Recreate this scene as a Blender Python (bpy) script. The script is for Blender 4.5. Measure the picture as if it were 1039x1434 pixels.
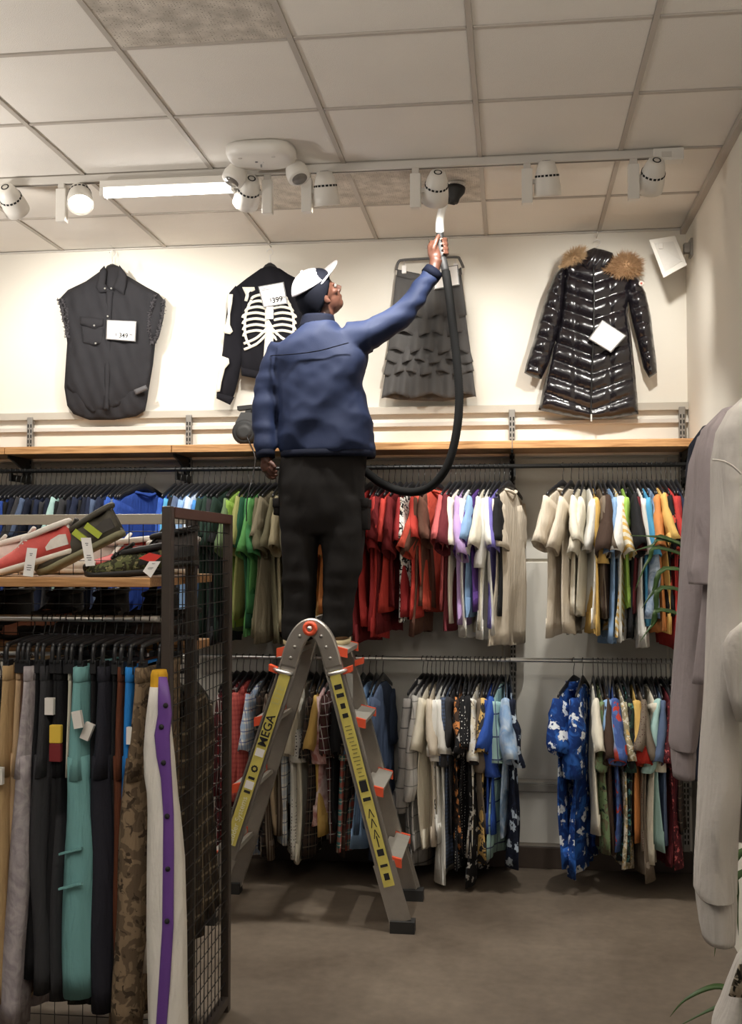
import bpy, bmesh, math, random
import numpy as np
from mathutils import Vector, Matrix, noise
from mathutils.geometry import delaunay_2d_cdt

sc = bpy.context.scene
COL = sc.collection
for o in list(bpy.data.objects):
    bpy.data.objects.remove(o)

# ------------------------------------------------------------------ camera
FPX, CX, CY = 1555.0, 519.5, 717.0          # focal length and centre of the 1039 x 1434 frame
CAMZ = 1.68
PITCH = math.atan(60.0 / FPX)
YAW = math.atan(197.5 / FPX * math.cos(PITCH))
cF = Vector((-math.sin(YAW)*math.cos(PITCH), math.cos(YAW)*math.cos(PITCH), math.sin(PITCH)))
cR = Vector((math.cos(YAW), math.sin(YAW), 0))
cU = cR.cross(cF)
cam_d = bpy.data.cameras.new('camera')
cam = bpy.data.objects.new('camera', cam_d)
COL.objects.link(cam)
cam_d.sensor_fit = 'VERTICAL'
cam_d.sensor_height = 24.0
cam_d.lens = 24.0 * FPX / 1434.0
cam_d.clip_start = 0.05
cam.matrix_world = Matrix(((cR.x, cU.x, -cF.x, 0), (cR.y, cU.y, -cF.y, 0), (cR.z, cU.z, -cF.z, CAMZ), (0, 0, 0, 1)))
sc.camera = cam

def at(u, v, y):
    """the point seen at pixel (u, v) on the plane of depth y"""
    d = cF + cR*((u-CX)/FPX) + cU*((CY-v)/FPX)
    d = d * (y / d.y)
    return Vector((d.x, d.y, d.z + CAMZ))
def onz(u, v, z):
    d = cF + cR*((u-CX)/FPX) + cU*((CY-v)/FPX)
    d = d * ((z-CAMZ) / d.z)
    return Vector((d.x, d.y, z))

# ------------------------------------------------------------------ world, exposure
vs = sc.view_settings
vs.view_transform = 'Standard'; vs.look = 'None'; vs.gamma = 1.0; vs.use_curve_mapping = False
vs.exposure = 0.3
wd = bpy.data.worlds.new('world'); sc.world = wd; wd.use_nodes = True
wb = wd.node_tree.nodes['Background']
wb.inputs[0].default_value = (1.0, 0.95, 0.89, 1); wb.inputs[1].default_value = 0.05

def lamp(kind, name, loc, target, energy, color=(1, .93, .83), size=.05, angle=60, blend=.6, sy=None):
    d = bpy.data.lights.new(name, kind); d.energy = energy; d.color = color
    if kind == 'SPOT':
        d.shadow_soft_size = size; d.spot_size = math.radians(angle); d.spot_blend = blend
    elif kind == 'AREA':
        d.size = size
        if sy: d.shape = 'RECTANGLE'; d.size_y = sy
    o = bpy.data.objects.new(name, d); COL.objects.link(o)
    o.location = loc
    o.rotation_euler = (Vector(target)-Vector(loc)).to_track_quat('-Z', 'Y').to_euler()
    return o
# fill spots added out of view behind the camera for near racks and floor
for i, (x, tx, ty, tz, e) in enumerate([(-2.0, -1.7, 3.5, .9, 26), (-.9, -1.0, 4.2, .2, 16), (.1, -.2, 4.2, 0, 16), (.35, .45, 1.9, 1.0, 15)]):
    lamp('SPOT', 'rear_fill_spot', (x, .45 if i < 3 else .3, 3.3), (tx, ty, tz), e, (1, .96, .90), .06, 75, .8)

# uplight lamps added out of view to brighten the ceiling
UPLIGHTS = [(-1.5, .9, 2.45, 46), (.35, .7, 2.45, 38), (-3.5, 3.9, 2.3, 58)]
for (x, y, z, e) in UPLIGHTS:
    lamp('AREA', 'ceiling_fill_uplight', (x, y, z), (x, y+.001, z+1), e, (1, .96, .91), .5)

# ------------------------------------------------------------------ helpers
OFF = {}
def tag(o, label=None, cat=None, group=None, kind=None):
    if label: o['label'] = label
    if cat: o['category'] = cat
    if group: o['group'] = group
    if kind: o['kind'] = kind
    return o
def thing(name, loc, label=None, cat=None, group=None, rz=0, kind=None):
    o = bpy.data.objects.new(name, None); COL.objects.link(o)
    o.location = loc; o.rotation_euler = (0, 0, rz)
    o.empty_display_size = .05
    OFF[o.name] = Vector(loc) if rz == 0 else Vector((0, 0, 0))
    return tag(o, label, cat, group, kind)
def link(name, me, mat, parent=None):
    o = bpy.data.objects.new(name, me); COL.objects.link(o)
    if mat is not None and not me.materials: me.materials.append(mat)
    if parent: o.parent = parent
    return o

class MB:
    def __init__(s): s.v = []; s.f = []
    def add(s, vs_, fs):
        b = len(s.v); s.v += [tuple(q) for q in vs_]; s.f += [tuple(i+b for i in f) for f in fs]; return s
    def box(s, lo, hi, bev=0):
        x0, y0, z0 = lo; x1, y1, z1 = hi
        if bev <= 0:
            return s.add([(x0,y0,z0),(x1,y0,z0),(x1,y1,z0),(x0,y1,z0),(x0,y0,z1),(x1,y0,z1),(x1,y1,z1),(x0,y1,z1)],
              [(0,3,2,1),(4,5,6,7),(0,1,5,4),(1,2,6,5),(2,3,7,6),(3,0,4,7)])
        bm = bmesh.new(); bmesh.ops.create_cube(bm, size=1)
        for v in bm.verts: v.co = Vector(((x0+x1)/2+v.co.x*(x1-x0), (y0+y1)/2+v.co.y*(y1-y0), (z0+z1)/2+v.co.z*(z1-z0)))
        bmesh.ops.bevel(bm, geom=bm.edges[:], offset=bev, segments=2, affect='EDGES', profile=.5)
        bm.verts.index_update()
        s.add([v.co[:] for v in bm.verts], [[v.index for v in f.verts] for f in bm.faces]); bm.free(); return s
    def obox(s, c, ax, ay, az, hx, hy, hz):
        c = Vector(c); ax = Vector(ax).normalized()*hx; ay = Vector(ay).normalized()*hy; az = Vector(az).normalized()*hz
        return s.add([c+ax*i+ay*j+az*k for k in (-1,1) for j in (-1,1) for i in (-1,1)],
            [(0,2,3,1),(4,5,7,6),(0,1,5,4),(1,3,7,5),(3,2,6,7),(2,0,4,6)])
    def beam(s, a, b, wdir, w, d):
        a = Vector(a); b = Vector(b); ax = (b-a); L = ax.length; ax.normalize()
        wd_ = Vector(wdir); wd_ = (wd_-ax*wd_.dot(ax)).normalized(); dd = ax.cross(wd_)
        return s.obox((a+b)/2, wd_, dd, ax, w/2, d/2, L/2)
    def loft(s, rings, cap=True, closed=False):
        n = len(rings[0]); b = len(s.v)
        for r in rings: s.v += [tuple(q) for q in r]
        m = len(rings)
        for i in range(m if closed else m-1):
            p = b+i*n; q = b+((i+1) % m)*n
            for j in range(n):
                k = (j+1) % n; s.f.append((p+j, p+k, q+k, q+j))
        if cap and not closed:
            s.f.append(tuple(b+j for j in reversed(range(n)))); s.f.append(tuple(b+(m-1)*n+j for j in range(n)))
        return s
    def tube(s, pts, rad, n=8, cap=True, closed=False, flat=1.0, updir=None):
        pts = [Vector(p) for p in pts]; m = len(pts)
        if not hasattr(rad, '__len__'): rad = [rad]*m
        rings = []; prev = None
        for i, p in enumerate(pts):
            if closed: t = pts[(i+1) % m]-pts[i-1]
            else: t = pts[min(i+1, m-1)]-pts[max(i-1, 0)]
            t.normalize()
            if updir is not None: nrm = Vector(updir)
            elif prev is None: nrm = Vector((0, 0, 1)) if abs(t.z) < .9 else Vector((0, 1, 0))
            else: nrm = prev
            nrm = (nrm-t*nrm.dot(t))
            nrm = nrm.normalized() if nrm.length > 1e-6 else t.orthogonal().normalized()
            prev = nrm; bn = t.cross(nrm)
            rings.append([p+nrm*(rad[i]*flat*math.cos(2*math.pi*j/n))+bn*(rad[i]*math.sin(2*math.pi*j/n)) for j in range(n)])
        return s.loft(rings, cap, closed)
    def lathe(s, prof, n=20, origin=(0,0,0), axis=(0,0,1), cap=True):
        ax = Vector(axis).normalized(); a = ax.orthogonal().normalized(); b = ax.cross(a); o = Vector(origin)
        return s.loft([[o+ax*h+(a*math.cos(2*math.pi*j/n)+b*math.sin(2*math.pi*j/n))*max(r, 1e-4) for j in range(n)] for r, h in prof], cap)
    def ball(s, c, r, n=14, m=9, rot=None):
        c = Vector(c); r = r if hasattr(r, '__len__') else (r, r, r); rings = []
        for i in range(m+1):
            th = math.pi*min(max(i/m, .02), .98)
            ring = []
            for j in range(n):
                ph = 2*math.pi*j/n
                q = Vector((r[0]*math.sin(th)*math.cos(ph), r[1]*math.sin(th)*math.sin(ph), r[2]*math.cos(th)))
                ring.append(c+(rot @ q if rot else q))
            rings.append(ring)
        return s.loft(rings)
    def mesh(s, name, off=None):
        me = bpy.data.meshes.new(name)
        vv = np.array(s.v, dtype=float).reshape(-1, 3)
        if off is not None: vv = vv-np.array(off[:])
        me.from_pydata(vv.tolist(), [], s.f); me.update(); return me
    def build(s, name, mat, parent=None, smooth=False, local=False, fix=True):
        off = None
        if parent is not None and not local and parent.name in OFF: off = OFF[parent.name]
        me = s.mesh(name, off)
        if fix:
            bm = bmesh.new(); bm.from_mesh(me); bmesh.ops.recalc_face_normals(bm, faces=bm.faces[:]); bm.to_mesh(me); bm.free()
        if smooth: me.polygons.foreach_set('use_smooth', [True]*len(me.polygons))
        o = link(name, me, mat, parent)
        if parent is not None and off is not None: OFF[o.name] = off
        elif parent is not None: OFF[o.name] = Vector((0, 0, 0))
        return o

def smoothpath(pts, k=6):
    """Catmull-Rom through the points"""
    P = [Vector(p) for p in pts]; out = []
    for i in range(len(P)-1):
        a = P[max(i-1, 0)]; b = P[i]; c = P[i+1]; d = P[min(i+2, len(P)-1)]
        for j in range(k):
            t = j/k
            out.append(.5*((2*b)+(c-a)*t+(2*a-5*b+4*c-d)*t*t+(3*b-a-3*c+d)*t**3))
    out.append(P[-1]); return out

def remesh(mb, voxel, smooth=4, fac=.5):
    """union of the closed shapes of mb as one continuous surface"""
    me = mb.mesh('tmp')
    bm = bmesh.new(); bm.from_mesh(me); bmesh.ops.recalc_face_normals(bm, faces=bm.faces[:]); bm.to_mesh(me); bm.free()
    o = bpy.data.objects.new('tmp', me); COL.objects.link(o)
    m = o.modifiers.new('r', 'REMESH'); m.mode = 'VOXEL'; m.voxel_size = voxel
    if smooth:
        m2 = o.modifiers.new('s', 'SMOOTH'); m2.iterations = smooth; m2.factor = fac
    dg = bpy.context.evaluated_depsgraph_get()
    r = bpy.data.meshes.new_from_object(o.evaluated_get(dg))
    bpy.data.objects.remove(o); bpy.data.meshes.remove(me)
    return r
def place_mesh(name, me, mat, parent, displace=None):
    """link a world-space mesh under parent; displace(co, normal) -> new co"""
    off = OFF.get(parent.name, Vector((0, 0, 0))) if parent else Vector((0, 0, 0))
    nv = [v.normal.copy() for v in me.vertices]
    for v, n in zip(me.vertices, nv):
        c = v.co.copy()
        if displace: c = displace(c, n)
        v.co = c-off
    me.polygons.foreach_set('use_smooth', [True]*len(me.polygons)); me.update()
    me.name = name
    o = link(name, me, mat, parent)
    OFF[o.name] = off
    return o

def text_mesh(name, txt, size, origin, xdir, ydir, mat, parent, lift=.0012, bold=0, align='CENTER'):
    cu = bpy.data.curves.new('t', 'FONT'); cu.body = txt; cu.size = size; cu.align_x = align; cu.align_y = 'CENTER'
    cu.extrude = .0004; cu.offset = bold
    t = bpy.data.objects.new('t', cu); COL.objects.link(t)
    dg = bpy.context.evaluated_depsgraph_get()
    me = bpy.data.meshes.new_from_object(t.evaluated_get(dg))
    bpy.data.objects.remove(t); bpy.data.curves.remove(cu)
    x = Vector(xdir).normalized(); y = Vector(ydir); y = (y-x*y.dot(x)).normalized(); z = x.cross(y)
    off = OFF.get(parent.name, Vector((0, 0, 0)))
    for v in me.vertices:
        v.co = Vector(origin)+x*v.co.x+y*v.co.y+z*(v.co.z+lift)-off
    me.materials.clear(); me.name = name
    o = link(name, me, mat, parent); OFF[o.name] = off
    return o

# ------------------------------------------------------------------ materials
MATS = {}
def nt(name):
    m = bpy.data.materials.new(name); m.use_nodes = True
    n = m.node_tree.nodes; return m, n, m.node_tree.links, n['Principled BSDF']
def col4(c): return (c[0], c[1], c[2], 1)
def srgb(r, g, b):
    f = lambda c: (c/255/12.92) if c/255 <= .04045 else ((c/255+.055)/1.055)**2.4
    return (f(r), f(g), f(b))
def M(name, c, rough=.5, metal=0, var=.12, vscale=6, bump=0, bscale=200, coat=0, spec=.5, emit=None, es=0, sheen=0, alpha=None, trans=0):
    if name in MATS: return MATS[name]
    m, n, l, p = nt(name)
    p.inputs['Roughness'].default_value = rough; p.inputs['Metallic'].default_value = metal
    p.inputs['Specular IOR Level'].default_value = spec
    p.inputs['Coat Weight'].default_value = coat
    if sheen: p.inputs['Sheen Weight'].default_value = sheen
    if trans: p.inputs['Transmission Weight'].default_value = trans
    tc = n.new('ShaderNodeTexCoord')
    if var:
        no = n.new('ShaderNodeTexNoise'); no.inputs['Scale'].default_value = vscale; no.inputs['Detail'].default_value = 5
        l.new(tc.outputs['Object'], no.inputs['Vector'])
        mx = n.new('ShaderNodeMix'); mx.data_type = 'RGBA'
        l.new(no.outputs['Fac'], mx.inputs[0])
        mx.inputs[6].default_value = col4([x*(1-var) for x in c]); mx.inputs[7].default_value = col4([min(1, x*(1+var)) for x in c])
        l.new(mx.outputs[2], p.inputs['Base Color'])
    else: p.inputs['Base Color'].default_value = col4(c)
    if bump:
        nb = n.new('ShaderNodeTexNoise'); nb.inputs['Scale'].default_value = bscale; nb.inputs['Detail'].default_value = 4
        l.new(tc.outputs['Object'], nb.inputs['Vector'])
        bp = n.new('ShaderNodeBump'); bp.inputs['Strength'].default_value = bump; bp.inputs['Distance'].default_value = .004
        l.new(nb.outputs['Fac'], bp.inputs['Height']); l.new(bp.outputs['Normal'], p.inputs['Normal'])
    if emit:
        p.inputs['Emission Color'].default_value = col4(emit); p.inputs['Emission Strength'].default_value = es
    MATS[name] = m; return m

def fabric(name, kind, cols, k=1.0, rough=.85):
    """cloth with a woven or printed pattern laid in the garment's own Y-Z plane"""
    if name in MATS: return MATS[name]
    m, n, l, p = nt(name)
    p.inputs['Roughness'].default_value = rough; p.inputs['Specular IOR Level'].default_value = .2
    tc = n.new('ShaderNodeTexCoord'); sx = n.new('ShaderNodeSeparateXYZ'); l.new(tc.outputs['Object'], sx.inputs[0])
    def math_(op, a, b=None):
        q = n.new('ShaderNodeMath'); q.operation = op
        for i, w in enumerate((a, b)):
            if w is None: continue
            if isinstance(w, (int, float)): q.inputs[i].default_value = w
            else: l.new(w, q.inputs[i])
        return q.outputs[0]
    def mix(f, a, b):
        q = n.new('ShaderNodeMix'); q.data_type = 'RGBA'
        if isinstance(f, (int, float)): q.inputs[0].default_value = f
        else: l.new(f, q.inputs[0])
        for i, w in ((6, a), (7, b)):
            if isinstance(w, tuple): q.inputs[i].default_value = col4(w)
            else: l.new(w, q.inputs[i])
        return q.outputs[2]
    def noise_(scale, detail=3, dist=0.0):
        q = n.new('ShaderNodeTexNoise'); q.inputs['Scale'].default_value = scale; q.inputs['Detail'].default_value = detail
        q.inputs['Distortion'].default_value = dist
        l.new(tc.outputs['Object'], q.inputs['Vector']); return q.outputs['Fac']
    def step(x, lo, hi):
        q = n.new('ShaderNodeMapRange'); q.inputs[1].default_value = lo; q.inputs[2].default_value = hi
        l.new(x, q.inputs[0]); return q.outputs[0]
    c = [tuple(q) for q in cols]
    S = math_('ADD', sx.outputs['Y'], sx.outputs['X'])
    if kind == 'plaid':
        fy = math_('FRACT', math_('MULTIPLY', S, 14*k)); fz = math_('FRACT', math_('MULTIPLY', sx.outputs['Z'], 14*k))
        by = math_('MULTIPLY', math_('LESS_THAN', fy, .45), .55); bz = math_('MULTIPLY', math_('LESS_THAN', fz, .45), .55)
        out = mix(bz, mix(by, c[0], c[1]), c[1])
        ly = math_('LESS_THAN', math_('ABSOLUTE', math_('SUBTRACT', fy, .72)), .045); lz = math_('LESS_THAN', math_('ABSOLUTE', math_('SUBTRACT', fz, .72)), .045)
        out = mix(math_('MULTIPLY', math_('MAXIMUM', ly, lz), .8), out, c[2])
    elif kind == 'grid':
        fy = math_('FRACT', math_('MULTIPLY', S, 10*k)); fz = math_('FRACT', math_('MULTIPLY', sx.outputs['Z'], 10*k))
        out = mix(math_('MAXIMUM', math_('LESS_THAN', fy, .07), math_('LESS_THAN', fz, .07)), c[0], c[1])
    elif kind == 'stripe':
        fy = math_('FRACT', math_('MULTIPLY', S, 28*k)); out = mix(math_('LESS_THAN', fy, .45), c[0], c[1])
    elif kind == 'band':
        fz = math_('FRACT', math_('MULTIPLY', math_('ADD', sx.outputs['Z'], math_('MULTIPLY', S, .6)), 22*k)); out = mix(math_('LESS_THAN', fz, .45), c[0], c[1])
    elif kind == 'dots':
        q = n.new('ShaderNodeTexVoronoi'); q.inputs['Scale'].default_value = 55*k; q.inputs['Randomness'].default_value = .25
        l.new(tc.outputs['Object'], q.inputs['Vector']); out = mix(math_('LESS_THAN', q.outputs['Distance'], .24), c[0], c[1])
    elif kind == 'flower':
        q = n.new('ShaderNodeTexVoronoi'); q.inputs['Scale'].default_value = 11*k; l.new(tc.outputs['Object'], q.inputs['Vector'])
        d = math_('ADD', q.outputs['Distance'], math_('MULTIPLY', math_('SUBTRACT', noise_(42*k, 2), .5), .75))
        out = mix(step(d, .36, .3), mix(step(noise_(9*k, 3, 1.5), .45, .6), c[0], c[1]), c[2])
        out = mix(step(d, .1, .05), out, c[0])
    elif kind == 'print':
        out = mix(step(noise_(16*k, 2, 1.0), .47, .5), c[0], c[1])
        out = mix(step(noise_(23*k, 2, .6), .6, .63), out, c[2])
    elif kind == 'tiedye':
        out = mix(step(noise_(9*k, 4, 2.0), .35, .65), c[0], c[1])
        if len(c) > 2: out = mix(step(noise_(5*k, 2, 1), .52, .68), out, c[2])
    elif kind == 'blocks':
        out = mix(step(math_('ADD', sx.outputs['Z'], math_('MULTIPLY', noise_(12, 2), .14)), -.3, -.27), c[1], c[0])
        out = mix(step(math_('ADD', sx.outputs['Z'], math_('MULTIPLY', noise_(14, 2), .1)), -.42, -.40), c[2], out)
    else:
        out = mix(noise_(7, 4), tuple(x*.88 for x in c[0]), tuple(min(1, x*1.1) for x in c[0]))
    l.new(out, p.inputs['Base Color'])
    nb = noise_(60, 4)
    mp = n.new('ShaderNodeMapping'); mp.inputs['Scale'].default_value = (26, 26, 5); l.new(tc.outputs['Object'], mp.inputs[0])
    nz_ = n.new('ShaderNodeTexNoise'); nz_.inputs['Scale'].default_value = 1; nz_.inputs['Detail'].default_value = 3; nz_.inputs['Distortion'].default_value = .8; l.new(mp.outputs[0], nz_.inputs['Vector']); nf = nz_.outputs['Fac']
    bp = n.new('ShaderNodeBump'); bp.inputs['Strength'].default_value = .7; bp.inputs['Distance'].default_value = .016
    l.new(math_('ADD', math_('MULTIPLY', nb, .12), nf), bp.inputs['Height']); l.new(bp.outputs['Normal'], p.inputs['Normal'])
    MATS[name] = m; return m

M_WALL = M('wall_paint', srgb(232, 226, 214), .75, var=.03, vscale=2, bump=.05, bscale=150)
M_PANEL = M('wall_panel_paint', srgb(214, 211, 202), .55, var=.04, vscale=3)
M_TILE = M('ceiling_tile_board', srgb(230, 225, 217), .95, var=.05, vscale=3, bump=.5, bscale=260, spec=.1)
M_TBAR = M('ceiling_grid_metal', srgb(178, 170, 160), .5, var=.05)
M_WHITE = M('white_plastic', srgb(226, 222, 214), .4, var=.03)
M_OFFW = M('off_white_metal', srgb(205, 200, 192), .4, var=.04)
M_BLACK = M('black_plastic', (.018, .018, .02), .35, var=.1)
M_DARK = M('dark_recess', (.01, .01, .01), .9, var=0)
M_GREYM = M('grey_steel', srgb(150, 146, 140), .38, .7, var=.08, vscale=12)
M_CHROME = M('chrome', (.82, .81, .79), .28, .85, var=.03)
M_BLKM = M('black_steel', (.02, .02, .02), .35, .4, var=.1)
M_BRONZE = M('dark_bronze_steel', srgb(74, 66, 60), .42, .35, var=.15, vscale=20)
M_PAPER = M('white_card', srgb(246, 243, 240), .6, var=.02)
M_INK = M('black_ink', (.012, .012, .014), .7, var=0)
M_GINK = M('grey_ink', (.18, .18, .19), .7, var=0)
M_RED = M('red_card', srgb(225, 62, 52), .5, var=.04)
M_ALU = M('brushed_aluminium', srgb(168, 162, 154), .4, .75, var=.12, vscale=30, bump=.1, bscale=300)
M_ORANGE = M('orange_plastic', srgb(232, 92, 58), .45, var=.06)
M_YEL = M('yellow_sticker', srgb(214, 201, 104), .5, var=.08, vscale=30)
M_RUB = M('black_rubber', (.022, .021, .02), .75, var=.15)

def wood():
    m, n, l, p = nt('light_oak_wood'); tc = n.new('ShaderNodeTexCoord'); mp = n.new('ShaderNodeMapping')
    mp.inputs['Scale'].default_value = (3, 60, 60); l.new(tc.outputs['Object'], mp.inputs[0])
    no = n.new('ShaderNodeTexNoise'); no.inputs['Scale'].default_value = 2; no.inputs['Detail'].default_value = 6; l.new(mp.outputs[0], no.inputs['Vector'])
    r = n.new('ShaderNodeValToRGB'); r.color_ramp.elements[0].color = col4(srgb(150, 104, 62)); r.color_ramp.elements[1].color = col4(srgb(212, 164, 112))
    r.color_ramp.elements[0].position = .3; r.color_ramp.elements[1].position = .7
    l.new(no.outputs['Fac'], r.inputs[0]); l.new(r.outputs[0], p.inputs['Base Color']); p.inputs['Roughness'].default_value = .45
    return m
M_WOOD = wood()
def floor_mat():
    m, n, l, p = nt('polished_concrete'); tc = n.new('ShaderNodeTexCoord')
    a = n.new('ShaderNodeTexNoise'); a.inputs['Scale'].default_value = 1.6; a.inputs['Detail'].default_value = 8; a.inputs['Roughness'].default_value = .65
    b = n.new('ShaderNodeTexNoise'); b.inputs['Scale'].default_value = 22; b.inputs['Detail'].default_value = 5
    for q in (a, b): l.new(tc.outputs['Object'], q.inputs['Vector'])
    ad = n.new('ShaderNodeMath'); ad.operation = 'MULTIPLY_ADD'; l.new(b.outputs['Fac'], ad.inputs[0]); ad.inputs[1].default_value = .35; l.new(a.outputs['Fac'], ad.inputs[2])
    r = n.new('ShaderNodeValToRGB'); r.color_ramp.elements[0].position = .42; r.color_ramp.elements[1].position = .92
    r.color_ramp.elements[0].color = col4(srgb(84, 73, 62)); r.color_ramp.elements[1].color = col4(srgb(122, 110, 96))
    l.new(ad.outputs[0], r.inputs[0]); l.new(r.outputs[0], p.inputs['Base Color'])
    v = n.new('ShaderNodeMapRange'); v.inputs[3].default_value = .38; v.inputs[4].default_value = .6; l.new(a.outputs['Fac'], v.inputs[0]); l.new(v.outputs[0], p.inputs['Roughness'])
    bp = n.new('ShaderNodeBump'); bp.inputs['Strength'].default_value = .06; l.new(b.outputs['Fac'], bp.inputs['Height']); l.new(bp.outputs[0], p.inputs['Normal'])
    return m
M_FLOOR = floor_mat()
def vent_mat():
    m, n, l, p = nt('perforated_vent_metal'); tc = n.new('ShaderNodeTexCoord')
    v = n.new('ShaderNodeTexVoronoi'); v.inputs['Scale'].default_value = 95; v.inputs['Randomness'].default_value = .15; l.new(tc.outputs['Object'], v.inputs['Vector'])
    a = n.new('ShaderNodeTexNoise'); a.inputs['Scale'].default_value = 14; a.inputs['Detail'].default_value = 6; l.new(tc.outputs['Object'], a.inputs['Vector'])
    lt = n.new('ShaderNodeMapRange'); lt.inputs[1].default_value = .3; lt.inputs[2].default_value = .42; l.new(v.outputs['Distance'], lt.inputs[0])
    r = n.new('ShaderNodeValToRGB'); r.color_ramp.elements[0].position = .35; r.color_ramp.elements[1].position = .65
    r.color_ramp.elements[0].color = col4(srgb(172, 164, 152)); r.color_ramp.elements[1].color = col4(srgb(208, 200, 188)); l.new(a.outputs['Fac'], r.inputs[0])
    mx = n.new('ShaderNodeMix'); mx.data_type = 'RGBA'; l.new(lt.outputs[0], mx.inputs[0]); mx.inputs[6].default_value = col4(srgb(84, 76, 68)); l.new(r.outputs[0], mx.inputs[7])
    l.new(mx.outputs[2], p.inputs['Base Color']); p.inputs['Roughness'].default_value = .6
    return m
M_VENT = vent_mat()
# ================================================================== the room
WY = 6.1                                   # depth of the back wall
ZC = 3.437                                 # ceiling height
XR = at(962, 500, WY).x                    # right-hand wall
XL, YN = -5.2, -1.6
RAILY = 5.8
ZU = at(500, 655, RAILY).z                 # upper hanging rail
ZL = at(500, 921.5, RAILY).z               # lower hanging rail
def struct(name, mb, mat, parent=None, smooth=False):
    o = mb.build(name, mat, parent, smooth)
    if parent is None: o['kind'] = 'structure'
    return o
floor = struct('floor', MB().box((XL, YN, -.1), (XR+.1, WY+.1, 0)), M_FLOOR)
wall_back = struct('wall_back', MB().box((XL, WY, 0), (XR+.1, WY+.12, ZC+.1)), M_WALL)
wall_right = struct('wall_right', MB().box((XR, YN, 0), (XR+.12, WY, ZC+.1)), M_WALL)
bb = struct('baseboard_back', MB().box((XL, WY-.016, 0), (XR, WY, .115), .004), M('brown_vinyl', srgb(72, 60, 52), .5))
# lower wall clad in painted panels with open joints
zb = [.125, at(760, 1093, WY).z, at(760, 785, WY).z, at(760, 640, WY).z]
for x0 in [-.0525-.876*k for k in range(5, -2, -1)]:
    a = x0+.03; b = min(x0+.876-.008, XR-.004)
    for i in range(3):
        MB().box((a-.026, WY-.012, zb[i]+.008), (b, WY+.002, zb[i+1]-.008), .003).build('wall_panel', M_PANEL, wall_back)
for i, v in enumerate((590, 635)):
    z = at(880, v, WY-.02).z
    struct('trim_%d' % (i+1), MB().box((XL, WY-.03, z-.012), (XR, WY, z+.012), .003), M_OFFW)
struct('trim_3', MB().box((XL, WY-.036, at(880, 575, WY-.036).z), (XR, WY, at(880, 564, WY-.036).z), .003), M('ledge_grey', srgb(186, 180, 168), .45))
z = at(760, 1100, WY).z
struct('trim_4', MB().box((XL, WY-.03, z-.03), (XR, WY-.012, z+.012), .004), M('rail_grey', srgb(150, 146, 138), .5))

# ceiling: lay-in tiles in an exposed grid
TS = .61
X3 = at(681, 329, WY).x
ceiling = struct('ceiling', MB().box((XL, YN, ZC+.03), (XR+.1, WY+.1, ZC+.1)), M_TILE)
xs = [X3+k*TS for k in range(-7, 4)]
vents = {(-2, 2), (-1, 2), (-2, 5)}
tile_me = MB().box((-TS/2+.010, -TS/2+.010, 0), (TS/2-.010, TS/2-.010, .016), .002).mesh('ceiling_tile'); tile_me.materials.append(M_TILE)
for r in range(1, 11):
    y1 = WY-(r-1)*TS; yc = y1-TS/2
    for k in range(-6, 2):
        x0 = X3+k*TS; x1 = min(x0+TS, XR-.02)
        if (k, r) in vents:
            v = MB().box((x0+.010, y1-TS+.010, ZC+.002), (x1-.010, y1-.010, ZC+.012)).build('vent_panel', M_VENT, ceiling)
            continue
        if x1-x0 < TS-.01:
            MB().box((x0+.010, y1-TS+.010, ZC+.006), (x1, y1-.010, ZC+.022), .002).build('ceiling_tile', M_TILE, ceiling)
        else:
            o = link('ceiling_tile', tile_me, None, ceiling); o.location = (x0+TS/2, yc, ZC+.006)
for k in range(-6, 2):
    x = X3+k*TS
    MB().box((x-.010, YN, ZC-.001), (x+.010, WY, ZC+.008)).build('grid_bar', M_TBAR, ceiling)
for r in range(1, 11):
    y = WY-r*TS
    for k in range(-6, 2):
        x0 = X3+k*TS+.012; x1 = min(x0+TS-.024, XR)
        MB().box((x0, y-.009, ZC+.0005), (x1, y+.009, ZC+.008)).build('cross_bar', M_TBAR, ceiling)
struct('trim_5', MB().box((XR-.03, YN, ZC-.028), (XR, WY, ZC+.002), .002), M_TBAR)
struct('trim_6', MB().box((XL, WY-.016, ZC-.005), (XR, WY, ZC+.002), .001), M_OFFW)

# ---------------------------------------------------------------- wall uprights, shelves, rails
UPX = [at(43, 600, WY-.03).x, at(265, 600, WY-.03).x, 0, at(717, 600, WY-.03).x, XR-.035]
UPX[2] = (UPX[1]+UPX[3])/2
def upright(x, lab):
    t = thing('wall_upright', (x, WY-.03, .12), lab, 'shelf upright', 'slotted wall uprights')
    MB().box((x-.017, WY-.045, .12), (x+.017, WY-.013, 2.47), .003).build('channel', M_GREYM, t)
    s = MB()
    for sx in (-.008, .008):
        for q in range(76):
            z = .16+q*.03; s.box((x+sx-.0035, WY-.0458, z), (x+sx+.0035, WY-.044, z+.019))
    o = s.build('slots', M_DARK, t, fix=False); o['kind'] = 'stuff'
ulab = ['slotted steel wall upright below the black sleeveless shirt', 'slotted steel wall upright between the black shirt and the skeleton jacket',
        'slotted steel wall upright hidden behind the man on the ladder', 'slotted steel wall upright between the skirt and the puffer coat',
        'slotted steel wall upright in the corner below the wall speaker']
for x, lb in zip(UPX, ulab): upright(x, lb)
SHY = 5.74
ZS1 = at(500, 619.5, SHY).z; ZS0 = at(500, 630.5, SHY).z
bx = [-3.9, UPX[0]-.0, UPX[1], UPX[2], UPX[3], XR-.01]
slab = ['oak wall shelf board with its end at the frame edge', 'oak wall shelf board above the navy t-shirts', 'oak wall shelf board that carries the black vacuum',
        'oak wall shelf board above the red t-shirts', 'oak wall shelf board under the puffer coat']
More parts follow.
